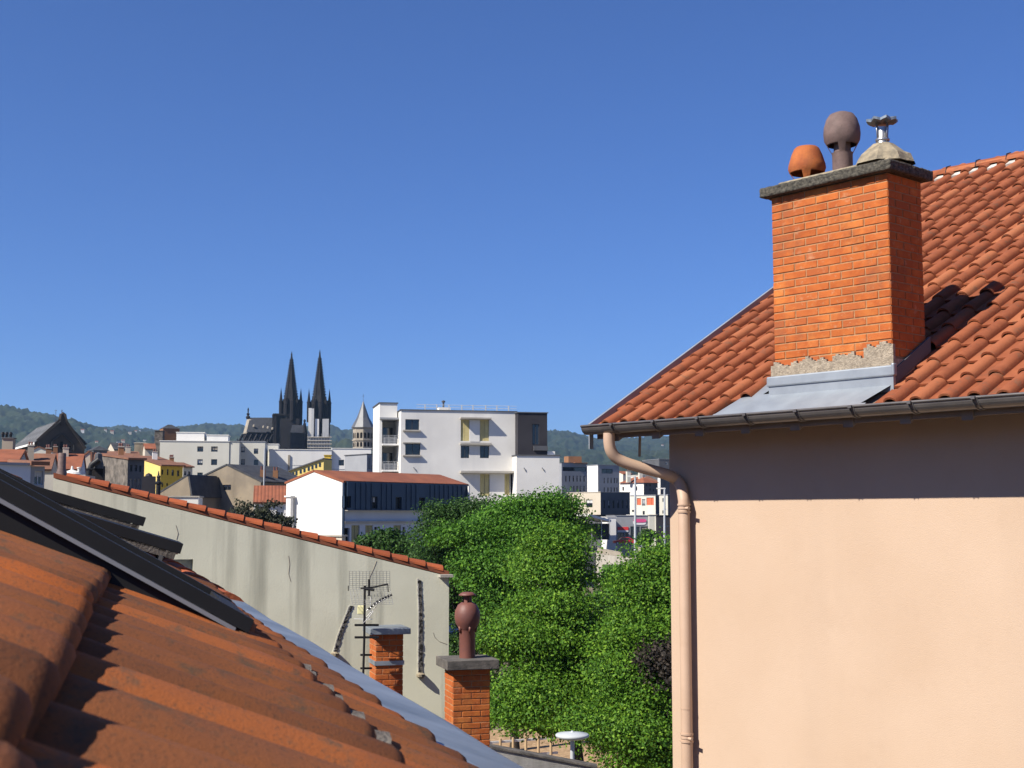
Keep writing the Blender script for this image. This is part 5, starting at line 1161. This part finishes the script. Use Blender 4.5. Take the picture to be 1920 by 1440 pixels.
lamp_post(1191, 892, 1032, 150, 'tall white lamp post with a flag shaped head in front of the grey shop'); lamp_post(1246, 915, 1035, 160, 'tall white lamp post standing close to the pink house', False)
# person by the forecourt and a red car
def person(px, yfeet, hpx, label):
    Yp = 1.72 * FPX / hpx; f = P(px, yfeet, Yp); s = 1.72
    v = [(0, 0, .95), (0, 0, 1.18), (0, 0, 1.40), (0, 0, 1.50), (0, .02, 1.62), (.10, 0, .9), (.11, .06, .5), (.11, -.02, .08), (.11, -.14, .04), (-.10, 0, .9), (-.12, -.12, .5), (-.13, -.02, .08), (-.13, -.16, .04), (.19, 0, 1.38), (.24, .05, 1.10), (.23, -.08, .88), (-.19, 0, 1.38), (-.25, -.02, 1.10), (-.24, -.14, .90)]
    ed = [(0, 1), (1, 2), (2, 3), (3, 4), (0, 5), (5, 6), (6, 7), (7, 8), (0, 9), (9, 10), (10, 11), (11, 12), (2, 13), (13, 14), (14, 15), (2, 16), (16, 17), (17, 18)]
    rad = [.15, .14, .15, .06, .10, .09, .065, .045, .04, .09, .065, .045, .04, .06, .045, .04, .06, .045, .04]
    me = bpy.data.meshes.new('body'); me.from_pydata([(f.x + a, f.y + b, f.z + c) for a, b, c in v], ed, []); o = bpy.data.objects.new('body', me); col.objects.link(o)
    sk = o.modifiers.new('skin', 'SKIN')
    for i, r_ in enumerate(rad): me.skin_vertices[0].data[i].radius = (r_, r_)
    me.skin_vertices[0].data[0].use_root = True
    o.modifiers.new('sub', 'SUBSURF').levels = 1; me.materials.append(mt['cloth_dark'])
    t = thing('person', label, 'person', f); adopt(o, t)
    m = MB(); m.smooth = True; m.lathe(Vector((f.x, f.y, f.z + 1.50)), [(.06, 0), (.085, .04), (.10, .11), (.095, .18), (.06, .23), (0, .245)], 12); m.build('head', mt['skin'], t)
    m = MB(); m.smooth = True; m.lathe(Vector((f.x, f.y + .02, f.z + 1.60)), [(.105, 0), (.108, .06), (.07, .14), (0, .16)], 12); m.build('hair', mt['cloth_dark'], t)
person(1141, 1025, 15.5, 'person in dark clothes walking on the far forecourt')
def car(px, py, Y, label, mat):
    a = P(px, py, Y); t = thing('car', label, 'car', a); L, W, = 4.1, 1.7
    side = [(0, .35), (0, .75), (.25, .85), (1.05, .95), (1.6, 1.42), (3.0, 1.46), (3.75, 1.0), (4.1, .9), (4.1, .35)]
    m = MB(); f = [a + Vector((x, 0, z)) for x, z in side]; b = [p + Vector((0, W, 0)) for p in f]; m.poly(f); m.poly(b[::-1])
    for i in range(len(f)): j = (i + 1) % len(f); m.quad(f[j], f[i], b[i], b[j])
    m.build('body', mt[mat], t, bevel=.08)
    m = MB(); m.poly([a + Vector((x, -.01, z)) for x, z in ((1.2, .98), (1.68, 1.36), (2.9, 1.38), (3.45, 1.0))]); m.build('side_window', mt['glass'], t)
    for x in (.8, 3.25):
        m = MB(); m.tube([a + Vector((x, -.02, .33)), a + Vector((x, .2, .33))], .33, 16); w = m.build('wheel', mt['black'], t); m = MB(); m.tube([a + Vector((x, -.04, .33)), a + Vector((x, -.021, .33))], .19, 12); m.build('rim', mt['steel'], w)
car(1150, 1022, 252, 'red car parked beside the dark clothed person', 'car_red')

# ---------------------------------------------------------------- chimneys on the town roofs
def roof_chimney(px, py, Y, w, h_, mat, par, pots=2):
    w *= .7; h_ *= .5
    a = P(px, py, Y); m = MB(); m.obox(a - zz * h_ * 1.5, Vector((w, w * .3, 0)), Vector((-w * .3, w * .8, 0)), zz * h_ * 2.5); c = m.build('chimney', mt[mat], par)
    m = MB(); m.obox(a + zz * h_ - Vector((.06, .06, 0)), Vector((w + .12, w * .3, 0)), Vector((-w * .3, w * .8 + .12, 0)), zz * .1); m.build('cap', mt['concrete'], c)
    for k in range(pots): m = MB(); m.lathe(a + zz * (h_ + .1) + Vector((w * (k + .6) / (pots + .2) - .1, w * .4, 0)), [(.1, 0), (.09, .2), (.13, .22), (.1, .3), (0, .31)], 8); m.build('pot', mt['pot_red'], c)
TOWN = {o['label']: o for o in bpy.data.objects if o.type == 'EMPTY' and 'label' in o}
for px, py, Y, w, h_, mat, key, n in ((52, 848, 132, .8, 1.3, 'stone_pale', 'house with wide rusty red roof and pale eaves', 2), (86, 852, 137, .7, 1.2, 'oldbrick', 'house with wide rusty red roof and pale eaves', 2), (118, 852, 144, .8, 1.3, 'beige', 'house with dark red roof beyond the brown flue', 2), (222, 850, 130, .7, 1.2, 'oldbrick', 'rubble stone house wall with a grey windowed front', 2),
        (286, 858, 184, .9, 1.5, 'white', 'yellow rendered house with red tiled roof and small windows', 2), (318, 866, 186, .8, 1.2, 'oldbrick', 'yellow rendered house with red tiled roof and small windows', 3), (236, 846, 218, 1.0, 1.4, 'beige', 'low row house with red roof above the yellow house', 2), (100, 845, 218, .9, 1.3, 'oldbrick', 'cream gable house with brown roof below the hall', 2), (1176, 892, 332, 1.3, 2.2, 'cream', 'white block with red tiled roof behind the tall lamp post', 2), (1199, 893, 333, 1.2, 2.0, 'cream', 'white block with red tiled roof behind the tall lamp post', 2)):
    roof_chimney(px, py, Y, w, h_, mat, TOWN[key], n)

# ---------------------------------------------------------------- trees
def leaf_mesh(name, cen, nrm, size, mat, parent):
    n = len(cen); rng = RNG
    t = rng.normal(size=(n, 3)); t -= nrm * (t * nrm).sum(1, keepdims=True); t /= np.linalg.norm(t, axis=1, keepdims=True) + 1e-9
    b = np.cross(nrm, t); s = size[:, None]
    v = np.empty((n, 4, 3)); v[:, 0] = cen - t * s; v[:, 1] = cen - b * s * .62 + nrm * s * .12; v[:, 2] = cen + t * s; v[:, 3] = cen + b * s * .62 + nrm * s * .12
    me = bpy.data.meshes.new(name); me.vertices.add(n * 4); me.vertices.foreach_set('co', v.ravel())
    me.loops.add(n * 4); me.loops.foreach_set('vertex_index', np.arange(n * 4)); me.polygons.add(n); me.polygons.foreach_set('loop_start', np.arange(n) * 4)
    me.update(calc_edges=True); me.materials.append(mat)
    o = bpy.data.objects.new(name, me); col.objects.link(o); adopt(o, parent); return o
def tree(label, blobs, base, mat, nclump, per, leaf, name='tree', crad=.75, trunk=.22, group='trees in the park', cat='tree', inner=.35, bare=()):
    """blobs: (center, rx, ry, rz); leaves hang in clumps spread through the blobs' outer shells"""
    t = thing(name, label, cat, base, group)
    ext = []                                                         # smaller side masses break the outline
    for (c, rx, ry, rz) in blobs:
        for _ in range(3):
            d = RNG.normal(size=3); d[1] *= .6; d /= np.linalg.norm(d); f = RNG.uniform(.34, .55); ext.append((tuple(np.array(c) + d * np.array([rx, ry, rz]) * .85), rx * f, ry * f, rz * f * .9))
    blobs = list(blobs) + ext
    vol = np.array([b[1] * b[2] * b[3] for b in blobs]) ** .66; cnt = np.maximum(1, (vol / vol.sum() * nclump)).astype(int)
    cl = []; out = []
    for (c, rx, ry, rz), k in zip(blobs, cnt):
        d = RNG.normal(size=(k, 3)); d /= np.linalg.norm(d, axis=1, keepdims=True)
        rr = np.where(RNG.random(k) < .75, RNG.uniform(.78, 1.14, k), RNG.uniform(inner, .8, k))
        cl.append(np.array(c) + d * rr[:, None] * np.maximum(np.array([rx, ry, rz]) - crad * .6, crad * .3)); out.append(d)
    cl = np.concatenate(cl); out = np.concatenate(out)
    keep = np.ones(len(cl), bool)
    for (c, r, f) in bare: keep &= ~((np.linalg.norm(cl - np.array(c), axis=1) < r) & (RNG.random(len(cl)) < f))
    cl, out = cl[keep], out[keep]
    cr = (.35 + 1.25 * RNG.random(len(cl)) ** 1.6) * crad
    i = np.repeat(np.arange(len(cl)), (per * (cr / crad) ** 2).astype(int)); n = len(i)
    d = RNG.normal(size=(n, 3)); d /= np.linalg.norm(d, axis=1, keepdims=True)
    d[:, 2] = np.abs(d[:, 2]) * .9 - .25 * RNG.random(n)             # clumps are domed
    cen = cl[i] + d * (cr[i] * RNG.uniform(.45, 1.12, n))[:, None] * np.array([1.12, 1.12, .82])
    nr = d * .55 + out[i] * .35 + np.array([-.1, -.1, .3]) + RNG.normal(size=(n, 3)) * .7; nr /= np.linalg.norm(nr, axis=1, keepdims=True)
    leaf_mesh('crown', cen, nr, leaf * RNG.uniform(.7, 1.3, n), mat, t)
    m = MB(); base = Vector(base); top = Vector(blobs[0][0])
    fork = base.lerp(top, .45) + Vector((.1, .1, 0)); m.tube([base - zz * .3, base + zz * .6, fork, top], [trunk * 1.35, trunk, trunk * .8, trunk * .25], 10)
    sel = RNG.choice(len(cl), min(60, len(cl)), replace=False)
    for j in sel:
        e = Vector(cl[j]); s = base.lerp(top, RNG.uniform(.3, .75)); mid = s.lerp(e, .5) + zz * .3; m.tube([s, mid, e], [trunk * .38, trunk * .2, trunk * .06], 6)
    m.build('trunk', mt['bark'], t)
    return t
def bl(px, py, Y, wpx, hpx, dpt=None):
    k = Y / FPX; return (tuple(P(px, py, Y)), wpx * k / 2, (dpt or wpx * k / 2), hpx * k / 2)
tree('dark green dense tree at the left of the park trees', [bl(868, 1010, 76, 165, 150), bl(850, 1080, 77, 130, 190), bl(905, 1000, 75, 110, 130), bl(812, 1060, 79, 80, 90), bl(900, 1100, 77, 110, 160), bl(905, 1190, 76, 130, 150), bl(880, 1270, 75, 110, 130)], (P(880, 1200, 76).x, 76, 0), mt['leaf3'], 430, 320, .072, crad=.95)
tree('tall bright tree with an airy top in the middle of the park', [bl(955, 1010, 64, 180, 150), bl(990, 962, 64, 130, 90), bl(895, 1040, 62, 130, 130), bl(1035, 1010, 65, 100, 110), bl(940, 1090, 61, 150, 130)], (P(965, 1300, 64).x, 64, 0), mt['leaf2'], 390, 320, .066, crad=.92, bare=[(tuple(P(1030, 965, 62)), 1.9, .62)])
tree('broad fresh green tree in front of the others', [bl(1040, 1090, 52, 170, 150), bl(1010, 1190, 50, 190, 180), bl(1075, 1215, 50, 190, 180), bl(1000, 1310, 49, 160, 140), bl(1085, 1325, 49, 190, 150), bl(1050, 1025, 52, 110, 100), bl(985, 1345, 48, 120, 90)], (P(1093, 1330, 50).x, 50, 0), mt['leaf1'], 440, 350, .058, crad=.9)
tree('fresh green tree growing against the pink house', [bl(1222, 1160, 47, 140, 180), bl(1195, 1270, 46, 180, 180), bl(1255, 1220, 46, 150, 190), bl(1205, 1385, 45, 200, 170), bl(1235, 1085, 47, 90, 100)], (P(1215, 1430, 46).x, 46, 0), mt['leaf1'], 390, 350, .056, crad=.88)
tree('rounded green bush tree before the white band of the blue clad building', [bl(712, 1030, 84, 90, 60), bl(745, 1040, 84, 70, 60), bl(700, 1050, 84, 80, 50)], (P(715, 1100, 84).x, 84, 0), mt['leaf3'], 170, 85, .12)
tree('small brownish leafed tree between the green trees and the pink house', [bl(1252, 1245, 44.5, 50, 90)], (P(1252, 1400, 44.5).x, 44.5, 0), mt['leaf5'], 60, 90, .07, trunk=.1)
tree('olive shrub with thin foliage in front of the red roofed house', [bl(500, 970, 100, 60, 55), bl(478, 985, 100, 50, 60), bl(525, 985, 100, 50, 50)], (P(500, 1010, 100).x, 100, 0), mt['leaf4'], 90, 50, .12, crad=.6, trunk=.1)
tree('thin grey green sapling left of the olive shrub', [bl(455, 965, 98, 40, 50)], (P(455, 1000, 98).x, 98, 0), mt['leaf4'], 24, 45, .10, crad=.6, trunk=.08)
tree('small round street tree by the grey shop window', [bl(1217, 1005, 215, 30, 26), bl(1210, 1012, 215, 24, 20)], (P(1215, 1030, 215).x, 215, gz(0, 215)), mt['leaf3'], 60, 60, .20, crad=.8, trunk=.1)
tree('low green shrubs spreading behind the lamp ramp', [bl(1240, 1040, 145, 60, 36), bl(1215, 1050, 140, 40, 30)], (P(1235, 1060, 143).x, 143, gz(0, 143)), mt['leaf2'], 90, 60, .15, crad=.7, trunk=.08, name='shrub', cat='shrub')
tree('green shrub in the grass below the ramp', [bl(1150, 1100, 92, 60, 60), bl(1185, 1085, 92, 50, 60)], (P(1160, 1130, 92).x, 92, 0), mt['leaf2'], 90, 70, .12, crad=.7, trunk=.08, name='shrub', cat='shrub')
tree('dark hedge bush beneath the ramp wall', [bl(1160, 1140, 84, 90, 60), bl(1120, 1150, 84, 60, 70)], (P(1150, 1170, 84).x, 84, 0), mt['leaf3'], 90, 70, .12, crad=.7, trunk=.08, name='shrub', cat='shrub')

# ---------------------------------------------------------------- foot of the park: chips, fence, wall, lamp
m = MB(); m.quad(Vector((-8, 40, .06)), Vector((12, 40, .06)), Vector((12, 70, .06)), Vector((-8, 70, .06))); tag(m.build('wood_chip_bed', mt['chips']), kind='structure')
t = thing('fence', 'low wooden post and rail fence beside the brick chimney', 'fence', (-.8, 60, 0), )
for k in range(7):
    m = MB(); x = -1.6 + k * .55; y = 58 + k * .25; m.tube([Vector((x, y, 0)), Vector((x, y, 1.5))], .06, 8); m.build('post', mt['wood'], t)
for z in (.7, 1.35): m = MB(); m.bar(Vector((-1.7, 58, z)), Vector((2.0, 59.7, z)), .09); m.build('rail', mt['frame_w'], t)
t = thing('wall', 'whitewashed wall with grey coping at the foot of the trees', 'wall', (0, 14.3, 0))
a, b = P(918, 1402, 14.3), P(1120, 1440, 14.4)
m = MB(); m.obox(Vector((a.x, a.y, 0)), Vector((b.x - a.x, b.y - a.y, 0)), Vector((0, .12, 0)), zz * (b.z)); m.add([], [])
m.quad(Vector((a.x, a.y, b.z)), Vector((b.x, b.y, b.z)), b, a) if a.z > b.z else None
m.poly([Vector((a.x, a.y, b.z)), Vector((b.x, b.y, b.z)), a]); m.build('body', M('old_whitewash', (.70, .69, .66), (.52, .51, .49), .9, .95, .2, 30, streak=((.22, .22, .21), .8, 3., .48)), t)
m = MB(); m.obox(a - Vector((0, .02, 0)), b - a, Vector((0, .16, 0)), zz * .02); m.build('coping', mt['cap2'], t)
t = thing('street_lamp', 'flat disc topped grey street lamp in front of the trees', 'street lamp', (P(1073, 1375, 36).x, 36, 0))
c = P(1073, 1378, 36); m = MB(); m.tube([Vector((c.x, c.y, 0)), Vector((c.x, c.y, c.z - .1))], [.07, .055], 12); m.build('pole', mt['lamp'], t)
m = MB(); m.smooth = True; m.lathe(c, [(.05, -.12), (.30, -.10), (.43, -.05), (.45, 0), (.42, .03), (.10, .07), (.03, .08), (.03, .11), (0, .11)], 36); m.build('disc', mt['lamp'], t)

# ---------------------------------------------------------------- scattered houses on the hillsides
RH = random.Random(11); bpy.context.view_layer.update(); DG = bpy.context.evaluated_depsgraph_get()
for k in range(15):
    px = RH.choice([RH.uniform(150, 300), RH.uniform(165, 300), RH.uniform(0, 100), RH.uniform(1040, 1250)]); py = RH.uniform(806, 842)
    r = ray(px, py); hit = scene.ray_cast(DG, Vector((0, 0, H)) + r * 1000, r.normalized())
    if not hit[0] or not hit[4].name.startswith('hills'): continue
    c = hit[1]; s = RH.uniform(3, 5.5); t = thing('house', 'tiny pale house among the trees of the far hillside', 'house', c, 'houses on the far hillside')
    m = MB(); w, d, h_ = s * 1.4, s, s * .8; m.obox(c - zz * 6, Vector((w, 1.5, 0)), Vector((-1.5, d, 0)), zz * (6 + h_)); m.build('wall', mt[RH.choice(['white', 'cream', 'beige'])], t)
    m = MB(); p0, p1, p2, p3 = [c + zz * h_ + v for v in (Vector((-.4, -.4, 0)), Vector((w + .4, 1.1, 0)), Vector((w - 1.1, d + 1.6, 0)), Vector((-1.9, d + .4, 0)))]
    r0, r1 = (p0 + p3) / 2 + zz * s * .35, (p1 + p2) / 2 + zz * s * .35; m.quad(p0, p1, r1, r0); m.quad(p2, p3, r0, r1); m.poly([p0, r0, p3]); m.poly([p1, p2, r1]); m.build('roof', mt[RH.choice(['redroof', 'brownroof', 'slate'])], t)

# ---------------------------------------------------------------- air
HAZE = .00007
m = MB(); m.box(-4700, -160, -3., 4700, 9200, 560)
hz = m.build('haze', None); hz.data.materials.clear()
hm = bpy.data.materials.new('haze'); hm.use_nodes = True; hn = hm.node_tree.nodes; hn.remove(hn['Principled BSDF'])
pv = hn.new('ShaderNodeVolumePrincipled'); pv.inputs['Color'].default_value = (.42, .68, 1, 1); pv.inputs['Density'].default_value = HAZE; pv.inputs['Anisotropy'].default_value = .2
hm.node_tree.links.new(pv.outputs[0], hn['Material Output'].inputs['Volume']); hz.data.materials.append(hm); tag(hz, kind='stuff')
